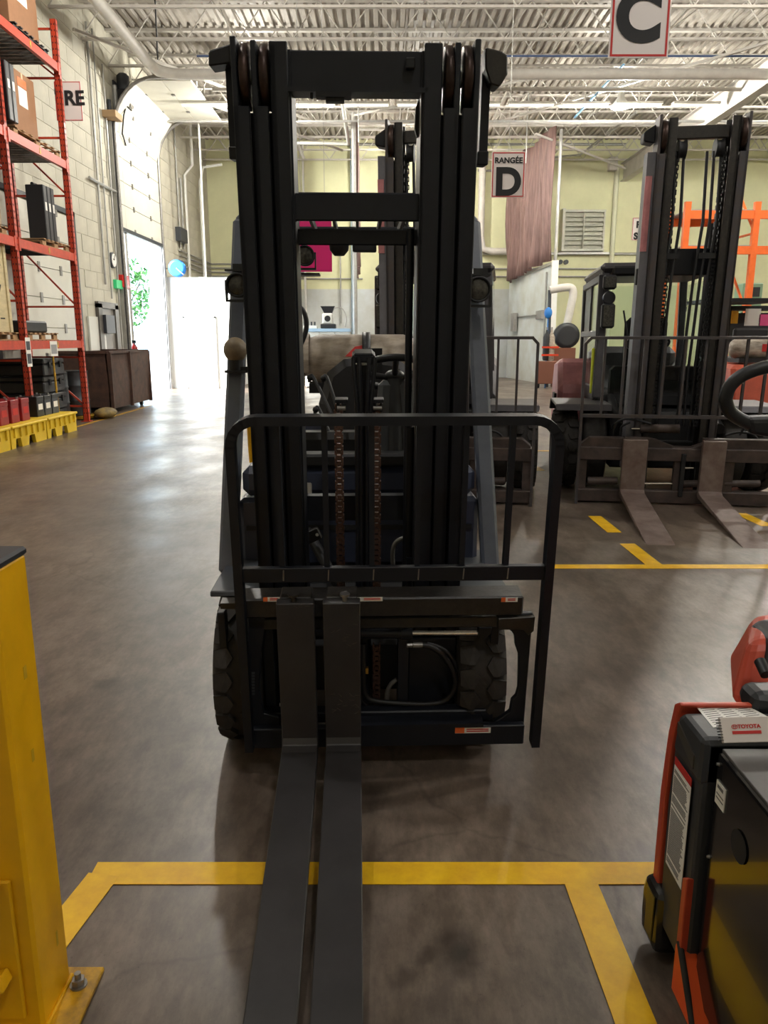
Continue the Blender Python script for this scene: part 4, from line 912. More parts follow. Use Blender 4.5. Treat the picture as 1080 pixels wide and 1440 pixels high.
# forks
for k, (a_, b_) in enumerate(((871, 905), (981, 1014))):
    cf = -.28; xa, xb = hp(a_, 700, cf).x, hp(b_, 700, cf).x; zf = zz(620, cf); zl = .11; ln = 1.55
    pf = [(cf, zf), (cf, zl + .07), (cf - .05, zl + .05), (cf - ln, zl + .012), (cf - ln - .01, zl), (cf, zl), (cf + .05, zl + .02), (cf + .06, zl + .06), (cf + .06, zf)]
    fk = H('fork', MB(HM).prism(pf, 'x', xa, xb), FORKB, bevel=.004)
    H('fork_hook', MB(HM).box(xa + .02, xb - .02, cf + .05, cf + .14, zf - .03, zf + .01), CARR, fk)
# backrest
cb = -.24; bz0, bz1 = hp(945, 586, cb).z, hp(945, 475, cb).z; zlo = zz(711, cb); bx0 = x0 - .0; bx1 = x1
H('backrest_frame', MB(HM).bar((bx0, cb, zlo), (bx0, cb, bz1 - .05), .025, .06, up=(0, 1, 0)).bar((bx0 - .003, cb, bz1 - .055), (bx0 + .05, cb, bz1), .025, .06, up=(0, 1, 0)).bar((bx0 + .04, cb, bz1), (bx1 - .04, cb, bz1), .025, .06, up=(0, 1, 0)).bar((bx1 - .05, cb, bz1), (bx1 + .003, cb, bz1 - .055), .025, .06, up=(0, 1, 0)).bar((bx1, cb, bz1 - .05), (bx1, cb, zlo), .025, .06, up=(0, 1, 0)), GUN)
H('backrest_rail', MB(HM).box(bx0, bx1, cb - .02, cb + .02, bz0 - .015, bz0 + .015), GUN)
nb_ = 10
for i in range(1, nb_ + 1):
    x = bx0 + (bx1 - bx0) * i / (nb_ + 1); H('backrest_bar', MB(HM).box(x - .011, x + .011, cb - .015, cb + .02, bz0, bz1), GUN)
# wheels, fenders, chassis
for s in (-1, 1):
    tyre(s * 1.0, .75, .43, .26, HT, hv, 20, rub=RUB)
    tyre(s * .70, .75, .43, .24, HT, hv, 20, blocks=False)
    tyre(s * .8, 2.9, .38, .26, HT, hv, blocks=False)
    a, b_ = sorted((s * .55, s * 1.13)); H('fender', MB(HT).prism([(.35, .86), (.4, .93), (1.3, .93), (1.45, .8), (1.42, .79), (1.28, .9), (.42, .9)], 'x', a, b_), CABG, bevel=.01)
H('chassis', MB(HT).box(-.55, .55, .5, 3.2, .25, .85), KD, bevel=.03)
H('axle', MB(HT).box(-.6, .6, .6, .9, .28, .58), KD, bevel=.03)
for s in (-1, 1): H('tilt_cylinder', MB(HT).cyl((s * .5, .3, .7), (s * .5, 1.0, .95), .06, 14), KD)
H('side_tank', MB(HT).prism([(2.0, .5), (3.1, .5), (3.15, 1.0), (2.9, 1.32), (2.2, 1.36), (1.95, 1.0)], 'x', -1.0, -.6), PINK, bevel=.06, label='faded red side tank with small step')
H('tank_step', MB(HT).box(-1.03, -1.0, 2.2, 2.5, .82, .92), KD)
H('counterweight', MB(HT).prism([(2.3, .3), (3.3, .4), (3.5, .7), (3.45, 1.25), (3.2, 1.4), (2.8, 1.3), (2.3, .9)], 'x', -.68, .68), CABG, bevel=.08)
H('rear_hood', MB(HT).box(-.55, .55, 2.75, 3.1, 1.0, 1.5), CABG, bevel=.08)
# cab
cxl, cxr = -.66, .6; cy0, cy1 = .95, 2.75; cz0, cz1 = .95, 2.38
def pil(x, y, x2, y2, wd=.09): H('cab_pillar', MB(HT).bar((x, y, cz0), (x2, y2, cz1 - .05), wd, wd, up=(0, 1, 0)), CABG, bevel=.015)
pil(cxl, cy0, cxl + .05, cy0 + .12); pil(cxr, cy0, cxr - .05, cy0 + .12); pil(cxl, cy1, cxl + .05, cy1 - .05); pil(cxr, cy1, cxr - .05, cy1 - .05)
H('cab_roof', MB(HT).box(cxl - .02, cxr + .02, cy0 + .02, cy1 + .02, cz1 - .08, cz1 + .02), CABG, bevel=.04)
H('roof_visor', MB(HT).box(cxl + .1, cxr - .1, cy0 - .02, cy0 + .1, cz1 - .12, cz1 - .02), KD, bevel=.02)
H('cab_floor', MB(HT).box(cxl, cxr, cy0, cy1, cz0 - .06, cz0 + .04), KD)
dl = H('cab_door', MB(HT).box(cxl - .03, cxl + .02, cy0 + .05, cy1, cz0 - .05, cz0 + .12).box(cxl - .03, cxl + .02, cy0 + .05, cy0 + .13, cz0, cz1 - .1).box(cxl - .03, cxl + .02, cy1 - .1, cy1, cz0, cz1 - .1).box(cxl - .03, cxl + .02, cy0 + .05, cy1, cz1 - .18, cz1 - .1).box(cxl - .03, cxl + .02, cy0 + .05, cy1, 1.62, 1.69).box(cxl - .03, cxl + .0, 1.72, 1.76, 1.65, cz1 - .1), CABG, bevel=.01)
H('door_glass', MB(HT).box(cxl - .012, cxl - .004, cy0 + .1, cy1 - .05, 1.66, cz1 - .15), GLASS, dl)
H('door_glass', MB(HT).box(cxl - .012, cxl - .004, cy0 + .1, cy1 - .05, cz0 + .1, 1.64), GLASS, dl)
H('door_grip', MB(HT).box(cxl - .06, cxl - .03, cy0 + .06, cy0 + .11, 1.0, 1.5), mat('grip_lime', (214, 222, 60), .5), dl, .01, label='bright yellow-green grip')
H('cab_glass', MB(HT).box(cxl + .08, cxr - .08, cy0 + .04, cy0 + .05, cz0 + .1, cz1 - .12), GLASS)
H('cab_glass', MB(HT).box(cxl + .08, cxr - .08, cy1 - .05, cy1 - .04, 1.5, cz1 - .12), GLASS)
H('cab_glass', MB(HT).box(cxr, cxr + .01, cy0 + .1, cy1 - .1, cz0 + .1, cz1 - .12), GLASS)
H('dash', MB(HT).box(-.5, .5, cy0 + .06, cy0 + .3, cz0, 1.3), KD, bevel=.04)
H('seat', MB(HT).box(-.25, .25, 1.55, 1.95, 1.1, 1.3).box(-.25, .25, 1.9, 2.02, 1.25, 1.85), SEAT, bevel=.06)
H('steering_wheel', MB(HT @ Matrix.Translation((0, 1.4, 1.55)) @ Matrix.Rotation(R(-30), 4, 'X')).tube([(.17 * math.cos(R(a)), .17 * math.sin(R(a)), 0) for a in range(0, 360, 15)], .015, 8, True).tube([(-.16, 0, 0), (.16, 0, 0)], .012), BKP)
H('steering_column', MB(HT).cyl((0, 1.38, 1.53), (0, 1.22, 1.1), .03), BKP)
H('wiper', MB(HT).tube([(-.3, cy0 + .01, 1.35), (-.42, cy0 + .0, 1.9)], .01), BKP)
# lamps on the cab pillar
for z, hh in ((2.19, .15), (1.84, .26)):
    lm = H('pillar_lamp', MB(HT).box(cxl + .0, cxl + .14, cy0 - .1, cy0 + .0, z - hh / 2, z + hh / 2), BKP, bevel=.02)
    H('lamp_lens', MB(HT).box(cxl + .02, cxl + .12, cy0 - .106, cy0 - .1, z - hh / 2 + .02, z + hh / 2 - .02), LENS, lm)
H('pillar_lamp', MB(HT).lathe((cxl + .07, cy0 - .08, 2.03), [(0, .06), (.02, .07), (.08, .05)], 'y', 18), BKP)
H('lamp_bracket', MB(HT).box(cxl + .3, W - .55, cy0 - .3, cy0 - .22, cz1 - .1, cz1 - .03), KD)
H('mast_light', MB(HM).box(-W - .09, -W - .03, .05, .14, zt - 1.45, zt - 1.3), KD, bevel=.01)
H('work_light', MB(HT).lathe((-.42, .25, 1.55), [(0, .055), (.02, .06), (.07, .04)], 'y', 18), BKP)
index_kids()
h2_ = copy_tree(hv); h2_.location = (.43, 7.75, 0)
h2_['label'] = 'large cab forklift directly behind the front forklift, mostly hidden by its mast'

# ================================================================== PALLET RACK
XF, XR_ = -5.9, -6.92
rk = thing('pallet_rack', (XF, 12.9, 0), 'tall orange-red pallet rack with four beam levels along the left wall', 'rack')
PY = (15.3, 12.9, 10.5); BZ = (1.5, 3.1, 4.72, 6.35)
def upright(x, y, parent):
    up_ = obj('upright_post', MB().box(x - .05, x + .05, y - .045, y - .035, 0, 7.15).box(x - .05, x - .04, y - .045, y + .045, 0, 7.15).box(x + .04, x + .05, y - .045, y + .045, 0, 7.15), ORGR, parent)
    obj('foot_plate', MB().box(x - .09, x + .09, y - .08, y + .08, 0, .012), ORGR, up_)
    sl = MB(); z = .15
    while z < 7.1:
        for q in (-.022, .022): sl.box(x + q - .008, x + q + .008, y - .0462, y - .0448, z, z + .03)
        for q in (-.02, .02): sl.box(x + .0498, x + .0512, y + q - .008, y + q + .008, z, z + .03)
        z += .1
    obj('post_slots', sl, INK, up_, kind='stuff')
for y in PY:
    for x in (XF, XR_): upright(x, y, rk)
    zs = [.3, 1.25, 2.2, 3.3, 4.2, 5.2, 6.2, 7.0]
    for i, z in enumerate(zs):
        obj('frame_strut', MB().bar((XF, y, z), (XR_, y, z), .035, .035), ORGR, rk)
        if i < len(zs) - 1 and i % 2 == 0:
            obj('frame_brace', MB().bar((XF, y, z), (XR_, y, zs[i + 1]), .03, .03), ORGR, rk)
lvl = 0
for z in BZ:
    for (ya, yb) in ((PY[1], PY[0]), (PY[2], PY[1])):
        for x in (XF + .03, XR_ - .03):
            bm = obj('shelf_beam', MB().box(x - .025, x + .025, ya + .05, yb - .05, z - .07, z + .07).box(x - .04, x - .02, ya + .05, yb - .05, z - .07, z + .02), ORGR, rk)
            [obj('beam_connector', MB().box(x + .02, x + .032, q, q + .06, z - .12, z + .09), ORGR, bm) for q in (ya + .04, yb - .1)]
            obj('beam_tag', MB().box(x + .0255, x + .028, (ya + yb) / 2 - .03, (ya + yb) / 2 + .03, z - .05, z + .05), YELD, bm, label='small yellow tag')
        n_ = 14
        for i in range(n_):
            y = ya + .12 + (yb - ya - .24) * i / (n_ - 1)
            obj('deck_slat', MB().box(XR_, XF, y - .055, y + .055, z + .062, z + .075).box(XR_, XF, y - .055, y - .045, z + .02, z + .062), STEEL if z > 3.2 else DKB, rk)
t_ = obj('load_notice', MB().box(XF + .06, XF + .063, PY[1] - .09, PY[1] + .09, 1.15, 1.62), PAPER, rk, label='white paper notice')
obj('notice_print', MB().box(XF + .0632, XF + .064, PY[1] - .07, PY[1] + .07, 1.42, 1.56).box(XF + .0632, XF + .064, PY[1] - .07, PY[1] + .07, 1.2, 1.36), DKB, t_)
t_ = obj('load_notice', MB().box(XF + .06, XF + .063, 13.75, 14.05, 1.3, 1.56), PAPER, rk, label='white notice on the lower beam')
obj('notice_print', MB().box(XF + .0632, XF + .064, 13.78, 14.02, 1.34, 1.5), mat('print_grey', (150, 150, 150), .7), t_)
# RE! row sign at the end of the rack
p0 = onY(98, 114, 15.6); p1 = onY(118, 180, 15.6)
t = sign('rack_end_sign', p0.x - .3, p1.x, p1.z + .12, p0.z, 15.6, 'white end sign with black letters RE partly behind the rack post', .02)
text('lettering', 'RE', .34, facing((p0.x + .06, 15.592, (p0.z + p1.z) / 2 + .1)), INK, t, .012)
obj('sign_bracket', MB().box(p0.x - .2, XF - .0, 15.34, 15.36, p0.z - .3, p0.z - .2).box(p0.x - .2, p0.x - .16, 15.36, 15.6, p0.z - .3, p0.z - .25), WIRE, t)
# pallets
def pallet(x0, x1, y0, y1, z, label, m=WOOD, g='pallets on the rack'):
    t = thing('pallet', ((x0 + x1) / 2, (y0 + y1) / 2, z), label, 'pallet', g)
    for i in range(7):
        y = y0 + .05 + (y1 - y0 - .1) * i / 6; obj('deck_board', MB().box(x0, x1, y - .045, y + .045, z + .108, z + .126), m, t)
    for i in range(3):
        x = x0 + .05 + (x1 - x0 - .1) * i / 2
        obj('stringer', MB().box(x - .022, x + .022, y0, y0 + .15, z + .018, z + .108).box(x - .022, x + .022, (y0 + y1) / 2 - .08, (y0 + y1) / 2 + .08, z + .018, z + .108).box(x - .022, x + .022, y1 - .15, y1, z + .018, z + .108).box(x - .022, x + .022, y0, y1, z + .09, z + .108), m, t)
        obj('bottom_board', MB().box(x - .045, x + .045, y0, y1, z, z + .018), m, t)
    return z + .126
def rbox(name, x0, x1, y0, y1, z0, z1, m, label, cat, bev=.005, g=None): return single(name, MB().box(x0, x1, y0, y1, z0, z1), m, label, cat, g, bev)
def carton(x0, x1, y0, y1, z0, z1, label, paper=True, m=CARD):
    t = thing('carton', ((x0 + x1) / 2, (y0 + y1) / 2, z0), label, 'box')
    obj('carton_body', MB().box(x0, x1, y0, y1, z0, z1), m, t, .006)
    obj('tape_seam', MB().box(x0 - .001, x1 + .001, (y0 + y1) / 2 - .03, (y0 + y1) / 2 + .03, z1 - .12, z1 + .001), mat('tape_tan', (190, 150, 100), .4), t)
    if paper:
        obj('carton_label', MB().box(x1, x1 + .003, y0 + (y1 - y0) * .3, y0 + (y1 - y0) * .65, z0 + (z1 - z0) * .45, z0 + (z1 - z0) * .75), PAPER, t)
        obj('carton_sticker', MB().box(x1, x1 + .003, y0 + (y1 - y0) * .3, y0 + (y1 - y0) * .65, z0 + (z1 - z0) * .77, z0 + (z1 - z0) * .9), ORL, t)
dz = .075
# level 4 (top)
z = BZ[3] + dz; zp = pallet(-6.9, -5.9, 13.7, 15.0, z, 'black plastic pallet on the top rack level', BKP); carton(-6.85, -6.0, 13.75, 14.85, zp, zp + 1.0, 'brown carton on the black pallet, top rack level')
z = BZ[2] + dz; zp = pallet(-6.9, -5.88, 13.3, 15.1, z, 'wooden pallet on the third rack level under the brown carton'); carton(-6.8, -5.98, 13.5, 14.4, zp, zp + .95, 'big brown carton with white and orange labels on the third rack level')
def tray(x0, y0, z0, label, hgt=.8, n=3):
    t = thing('battery_tray', (x0, y0, z0), label, 'tray')
    for k in range(n):
        y = y0 + k * .16; pn = obj('tray_panel', MB().box(x0 - .02, x0 + .3, y, y + .13, z0, z0 + hgt), BKP, t, .012)
        obj('panel_label', MB().box(x0 + .3, x0 + .302, y + .03, y + .1, z0 + hgt * .55, z0 + hgt * .7), PAPER, pn); obj('panel_foot', MB().cyl((x0 + .1, y + .02, z0 + hgt + .015), (x0 + .1, y + .11, z0 + hgt + .015), .03, 8), BKP, pn)
tray(-6.1, 12.98, zp, 'tall black case leaning on the brown carton, third rack level', .85, 2)
z = BZ[1] + dz; zp = pallet(-6.9, -5.88, 14.0, 15.15, z, 'wooden pallet under the black upright cases, second rack level'); tray(-6.3, 14.45, zp, 'row of upright black cases with white labels, second rack level', .95, 3)
zp = pallet(-6.9, -5.88, 11.3, 12.7, z, 'wooden pallet at the left edge on the second rack level'); rbox('wrapped_load', -6.85, -5.93, 11.35, 12.65, zp, zp + .28, mat('wrap', (170, 150, 124), .5, var=.3, scale=10), 'tan wrapped load at the left edge, second rack level', 'load', .03)
z = BZ[0] + dz; zp = pallet(-6.9, -5.9, 13.15, 14.3, z, 'wooden pallet carrying a flat black case, first rack level'); rbox('flat_case', -6.7, -6.0, 13.25, 14.1, zp, zp + .2, BKP, 'flat black case on the wooden pallet, first rack level', 'case', .03)
zp = pallet(-6.9, -5.9, 11.2, 12.75, z, 'wooden pallet under the tall plywood crate, first rack level')
t = thing('plywood_crate', (-6.4, 12, zp), 'tall pale plywood crate with stencilled marks at the left edge', 'crate')
obj('crate_panel', MB().box(-6.85, -5.95, 11.25, 12.65, zp, zp + 1.35), PLY, t, .006)
for y in (11.3, 12.56): obj('crate_batten', MB().box(-5.95, -5.93, y, y + .08, zp, zp + 1.35), PLY, t)
tri = MB().prism([(12.3, zp + .72), (12.42, zp + .72), (12.36, zp + .6)], 'x', -5.95, -5.946); obj('stencil_mark', tri.box(-5.95, -5.946, 12.28, 12.46, zp + 1.0, zp + 1.03).box(-5.95, -5.946, 12.3, 12.34, zp + 1.05, zp + 1.16).box(-5.95, -5.946, 12.4, 12.44, zp + 1.05, zp + 1.16).box(-5.95, -5.946, 12.3, 12.44, zp + .2, zp + .22), INK, t)
# yellow spill pallets and batteries
def spill(y0, y1, label):
    x0, x1 = -6.8, -5.5; t = thing('spill_pallet', ((x0 + x1) / 2, y0, 0), label, 'pallet', 'yellow spill pallets')
    pr = [(y0, .0), (y0 + .12, 0), (y0 + .16, .14), (y0 + .3, .14), (y0 + .34, 0), (y0 + .56, 0), (y0 + .6, .14), (y0 + .78, .14), (y0 + .82, 0), (y0 + 1.04, 0), (y1 - .14, 0), (y1, 0), (y1 + .01, .3), (y0 - .01, .3)]
    obj('pallet_wall', MB().prism(pr, 'x', x1 - .06, x1), YPL, t); obj('pallet_rim', MB().box(x0, x1 + .04, y0, y1, .3, .34), YPL, t, .01)
    obj('pallet_body', MB().box(x0, x1 - .06, y0, y1, .14, .3), YPL, t)
    for i in range(6): y = y0 + .1 + (y1 - y0 - .2) * i / 5; obj('wall_rib', MB().box(x1, x1 + .03, y - .02, y + .02, .16, .3), YPL, t)
spill(12.55, 13.75, 'yellow plastic spill pallet under the black batteries, farther one'); spill(11.3, 12.5, 'yellow plastic spill pallet under the red batteries, middle one'); spill(10.05, 11.25, 'yellow plastic spill pallet at the left edge, nearest one')
def battery(x, y, z, h, m, label, cap=BKP, wx=.35, wy=.26, g=None):
    t = thing('battery', (x, y, z), label, 'battery', g)
    obj('battery_case', MB().box(x, x + wx, y, y + wy, z, z + h), m, t, .008); obj('battery_lid', MB().box(x - .004, x + wx + .004, y - .004, y + wy + .004, z + h - .06, z + h + .01), cap, t, .006)
    for q in (.2, .75): obj('terminal', MB().cyl((x + wx * q, y + .05, z + h), (x + wx * q, y + .05, z + h + .035), .02, 8), STEEL, t)
    obj('battery_label', MB().box(x + wx, x + wx + .002, y + .05, y + wy - .05, z + h * .35, z + h * .65), PAPER if m is not BRED else REDL, t)
for i, y in enumerate((11.35, 11.7, 12.05)): battery(-6.0, y, .34, .34, BRED, ['leftmost of the three dark red batteries', 'middle of the three dark red batteries', 'rightmost bright red battery with white mark'][i], BRED, g='red batteries')
battery(-6.45, 11.9, .34, .5, BKP, 'black battery behind the dark red ones')
for i, y in enumerate((12.7, 13.0, 13.3)): battery(-6.05, y, .34, .32, (BKP, DKB, DKB)[i], ['black battery with red and white label in front of the rack post', 'grey battery in the middle of the far spill pallet', 'rightmost grey battery on the far spill pallet'][i], g='dark batteries')
for i in range(4):
    t = thing('hard_case', (-6.5, 14.2, .0 + i * .31 + .02), 'black hard case in the stack under the rack, %s' % ['lowest one', 'second from the floor', 'third from the floor', 'top one'][i], 'case', 'stacked black hard cases')
    z = .02 + i * .31; j = .02 * (i % 2)
    obj('case_body', MB().box(-6.85, -6.05 + j, 13.85, 14.75, z, z + .2), BKP, t, .02); obj('case_lid', MB().box(-6.85, -6.05 + j, 13.85, 14.75, z + .205, z + .3), BKP, t, .02)
    for y in (14.05, 14.5): obj('latch', MB().box(-6.05 + j, -6.03 + j, y, y + .08, z + .14, z + .25), KD, t)
def drum(x, y, label, r=.26):
    t = thing('drum', (x, y, 0), label, 'drum', 'steel drums')
    obj('drum_body', MB().lathe((x, y, .08), [(0, r), (.02, r + .006), (.28, r), (.3, r + .012), (.32, r), (.58, r), (.6, r + .012), (.62, r), (.86, r), (.88, r + .01)], 'z', 28), DRUM, t)
    obj('drum_lid', MB().lathe((x, y, .965), [(0, r - .01), (.01, r - .02)], 'z', 28), KD, t)
    obj('dolly', MB().lathe((x, y, 0.02), [(0, r + .1), (.05, r + .12)], 'z', 20), YELD, t)
drum(-6.3, 15.85, 'grey steel drum right behind the rack end post'); drum(-6.42, 15.12, 'darker steel drum beside the stacked black cases')
single('chain_post', MB().cyl((-5.98, 14.2, .1), (-6.0, 14.2, 1.4), .02, 8), YELD, 'black and yellow chain strip hanging beside the stacked cases', 'chain')
single('yellow_sack', MB().ball((-5.75, 15.95, .11), .26, 10, (.8, 1.4, .42)), mat('sack', (150, 126, 64), .7, rgb2=(84, 74, 50), scale=8), 'crumpled dull yellow absorbent sack at the drum foot', 'sack')
# brown waste bin
bx0, bx1, by0, by1 = -7.0, -5.85, 16.6, 19.4
t = thing('waste_bin', ((bx0 + bx1) / 2, by0, 0), 'large rusty brown open waste bin beyond the rack', 'bin')
def wallq(x0, y0, x1, y1, th=.03):
    d = Vector((x1 - x0, y1 - y0)).normalized(); nn = Vector((-d.y, d.x)) * th
    return MB().hexa([(x0, y0, .12), (x1, y1, .12), (x1 + nn.x, y1 + nn.y, .12), (x0 + nn.x, y0 + nn.y, .12)], [(x0 * 1.01, y0, 1.32), (x1 * .99 if x1 > -6 else x1, y1, 1.32), (x1 + nn.x, y1 + nn.y, 1.32), (x0 + nn.x, y0 + nn.y, 1.32)])
obj('front_panel', wallq(bx0, by0, bx1, by0), BINB, t); obj('side_panel', wallq(bx1, by0, bx1, by1), BINB, t); obj('rear_panel', wallq(bx1, by1, bx0, by1), BINB, t); obj('back_panel', wallq(bx0, by1, bx0, by0), BINB, t)
obj('bin_floor', MB().box(bx0, bx1, by0, by1, .12, .16), BINB, t)
obj('rim', MB().bar((bx0, by0, 1.32), (bx1, by0, 1.32), .07, .06).bar((bx1, by0, 1.32), (bx1, by1, 1.32), .07, .06).bar((bx1, by1, 1.32), (bx0, by1, 1.32), .07, .06), BINB, t)
for y in (by0 + .02, 17.9, by1 - .05): obj('stake', MB().bar((bx1 + .03, y, .1), (bx1 + .03, y, 1.32), .07, .05, up=(0, 1, 0)), BINB, t)
for x in (bx0 + .2, bx1 - .15):
    for y in (by0 + .25, by1 - .25): obj('caster', MB().cyl((x - .03, y, .06), (x + .03, y, .06), .06, 12), KD, t)

# ================================================================== RIGHT FOREGROUND TRUCK (tow truck rear)
S = .725
ot = thing('tow_truck', (S + .3, 1.5, 0), 'orange and black electric walkie truck cut by the right edge', 'truck')
GB = mat('gloss_black', (20, 20, 22), .16, coat=.4); OR2 = mat('truck_orange', (190, 72, 48), .42, var=.08, scale=20); CHAR = mat('charcoal_plastic', (52, 54, 58), .5, var=.1, scale=80, bump=.05)
def O(name, mb, m, parent=None, bevel=0, label=None, seg=2): return obj(name, mb, m, parent or ot, bevel, label, seg=seg)
def sx_(px, py, X=S): q = onX(px, py, X); return (q.y, q.z)
# pod (near drive unit) profile in y,z
podp = [sx_(958, 1150), sx_(966, 1060), sx_(975, 1010)]
yn = 1.572; yf = 1.80
O('side_pod', MB().prism([(yn, .1), (yf - .05, .1), (yf - .04, .45), (yf - .055, .63), (yf - .075, .70), (yf - .1, .715), (yn, .715)], 'x', S - .0, S + .5), CHAR, bevel=.012)
O('pod_shoulder', MB().prism([(yn, .60), (yf - .055, .60), (yf - .075, .70), (yf - .1, .722), (yn, .722)], 'x', S - .006, S + .5), CHAR, bevel=.015)
tr_ = [(yf - .04, .12), (yf + .0, .12), (yf + .0, .46), (yf - .018, .63), (yf - .04, .715), (yf - .07, .735), (yf - .085, .733), (yf - .07, .705), (yf - .05, .62), (yf - .035, .45)]
O('orange_trim', MB().prism(tr_, 'x', S - .004, S + .5), OR2, bevel=.006)
O('bumper', MB().prism([(yf - .09, .02), (yf + .02, .02), (yf + .03, .08), (yf + .03, .15), (yf + .01, .2), (yf - .08, .2)], 'x', S - .02, S + .5), GB, bevel=.02)
O('bumper_stripe', MB().box(S - .0225, S - .0195, yf - .07, yf - .02, .05, .18), mat('stripe_olive', (96, 84, 30), .4), bevel=.0)  # dull yellow stripe on the black bumper
# instruction label on the pod side
qa = [(yf - .165, .605), (yf - .1, .60), (yf - .085, .315), (yf - .16, .31)]
ya, yb = 1.612, 1.715
lb_ = O('instruction_label', MB().prism([(yb, .575), (ya, .575), (ya, .30), (yb, .30)], 'x', S - .0075, S - .006), PAPER, bevel=0, label='white instruction label full of grey print')
O('label_header', MB().prism([(yb, .597), (ya, .597), (ya, .577), (yb, .577)], 'x', S - .0075, S - .006), REDL, lb_)
lt = MB(); z = .566; rs = random.Random(2)
while z > .305:
    lt.box(S - .0082, S - .0075, ya + .005 + rs.uniform(0, .02), yb - .005, z - .0028, z); z -= .0052 if rs.random() > .15 else .011
O('label_print', lt, mat('print_mid', (110, 108, 106), .7), lb_)
O('data_plate', MB().prism([(1.61, .66), (1.61, .625), (1.715, .665), (1.715, .69)], 'x', S - .009, S - .005), mat('plate_dark', (70, 66, 60), .4), bevel=0)
# battery panel, nearer
O('battery_cover', MB().box(S + .022, S + .6, .55, yn - .01, .06, .700), GB, bevel=.008)
O('battery_lid', MB().box(S + .03, S + .6, .55, yn - .015, .700, .708), mat('lid_grey', (84, 82, 80), .5, var=.2, scale=9), bevel=.002)
O('lid_rib', MB().tube([(S + .2 + .09 * math.cos(R(a)), 1.3 + .07 * math.sin(R(a)), .709) for a in range(90, 271, 20)], .003), CHAR)
O('panel_notch', MB().lathe((S + .019, 1.42, .56), [(0, .035), (.003, .03)], 'x', 20), INK)
for z in (.675, .44): O('panel_screw', MB().lathe((S + .016, 1.548, z), [(0, .003), (.007, .005)], 'x', 10), STEEL)
wl_ = O('small_label', MB().box(S + .019, S + .0215, 1.50, 1.545, .585, .64), PAPER, label='small white label with grey print')
O('label_print', MB().box(S + .0185, S + .019, 1.51, 1.538, .625, .633).box(S + .0185, S + .019, 1.505, 1.54, .60, .603).box(S + .0185, S + .019, 1.505, 1.54, .61, .613), MATS['print_mid'], wl_)
O('orange_sill', MB().prism([(1.575, .36), (1.60, .345), (1.60, .15), (1.575, .15)], 'x', S - .012, S + .03), OR2, bevel=.003)
O('orange_skirt', MB().prism([(1.60, .03), (1.60, .16), (1.585, .17), (1.46, .03)], 'x', S - .014, S + .03), mat('skirt_orange', (226, 88, 36), .4), bevel=.004)
O('skirt_rubber', MB().tube([(S - .008, 1.59, .175), (S - .008, 1.52, .09), (S - .008, 1.47, .03)], .008), RUB)
# hood and controls behind
hd = MB().prism([(1.62, .70), (1.98, .70), (1.98, .86), (1.93, .965), (1.86, .99), (1.78, .96), (1.72, .80), (1.66, .745)], 'x', S + .16, S + .8)
O('hood', MB().hexa([(.92, 1.88, .64), (1.6, 1.84, .64), (1.6, 2.3, .64), (1.05, 2.2, .64)], [(.985, 1.96, .80), (1.6, 1.88, .86), (1.6, 2.2, .86), (1.08, 2.12, .82)]), OR2, bevel=.03, seg=3)
O('hood_cap', MB().hexa([(1.015, 1.9, .74), (1.6, 1.86, .76), (1.6, 2.14, .8), (1.04, 2.1, .78)], [(1.035, 1.94, .815), (1.6, 1.9, .88), (1.6, 2.1, .88), (1.06, 2.06, .825)]), BKP, bevel=.02, seg=3)
O('control_pad', MB().box(.89, 1.4, 1.70, 1.80, .70, .765), BKP, bevel=.03, seg=3)
O('key_switch', MB().cyl((.98, 1.83, .76), (.98, 1.87, .78), .015, 12), BKP)
# top sticker
def topq(px, py, z): q = onZ(px, py, z); return q
zt_ = .7235; cs = [topq(980, 995, zt_), topq(1045, 989, zt_), topq(1088, 1012, zt_), topq(1003, 1023, zt_)]
m_ = MB().hexa([(v.x, v.y, zt_ - .0008) for v in cs][::-1], [(v.x, v.y, zt_) for v in cs][::-1]); stk = O('top_sticker', m_, PAPER, label='white sticker with table of print')
pm = MB()
for i in range(9):
    u = .08 + i * .1
    for (a0, a1) in ((.05, .3), (.36, .6), (.68, .92)):
        p_ = cs[0].lerp(cs[3], u); q_ = cs[1].lerp(cs[2], u); pm.bar((*p_.lerp(q_, a0).xy, zt_ + .0003), (*p_.lerp(q_, a1).xy, zt_ + .0003), .0022, .0004)
O('sticker_print', pm, MATS['print_mid'], stk)
# spiral notebook lying on the truck
nx0, nx1 = .742, 1.0; ny = 1.548
t = thing('notebook', (.86, 1.56, .72), 'small spiral notebook with red maker lettering on the orange truck', 'notebook')
NM = Matrix.Translation((.750, 1.552, .724)) @ Matrix.Rotation(R(3), 4, 'Z') @ Matrix.Rotation(R(58), 4, 'X')
obj('cover', MB(NM).box(0, .2, 0, .055, 0, .008), mat('notebook_cover', (214, 206, 200), .5), t, .001)
obj('spiral', (lambda m2: [m2.tube([(-.002 + .005 * math.cos(R(a)), .006 + i * .0062, .004 + .006 * math.sin(R(a))) for a in range(0, 360, 45)], .0009, 5, True) for i in range(8)] and m2)(MB(NM)), INK, t)
text('lettering', 'TOYOTA', .0115, NM @ Matrix.Translation((.064, .034, .0086)), REDL, t, .0005, .0003, sx=1.1)
obj('letter_band', MB(NM).box(.024, .09, .018, .025, .008, .0088), REDL, t)
obj('maker_emblem', MB(NM).tube([(.031 + .0065 * math.cos(R(a)), .034 + .0045 * math.sin(R(a)), .0088) for a in range(0, 360, 20)], .0008, 5, True).tube([(.031 + .0025 * math.cos(R(a)), .034 + .0043 * math.sin(R(a)), .0088) for a in range(0, 360, 20)], .0006, 5, True).tube([(.031 + .005 * math.cos(R(a)), .0365 + .002 * math.sin(R(a)), .0088) for a in range(0, 360, 20)], .0006, 5, True), REDL, t)
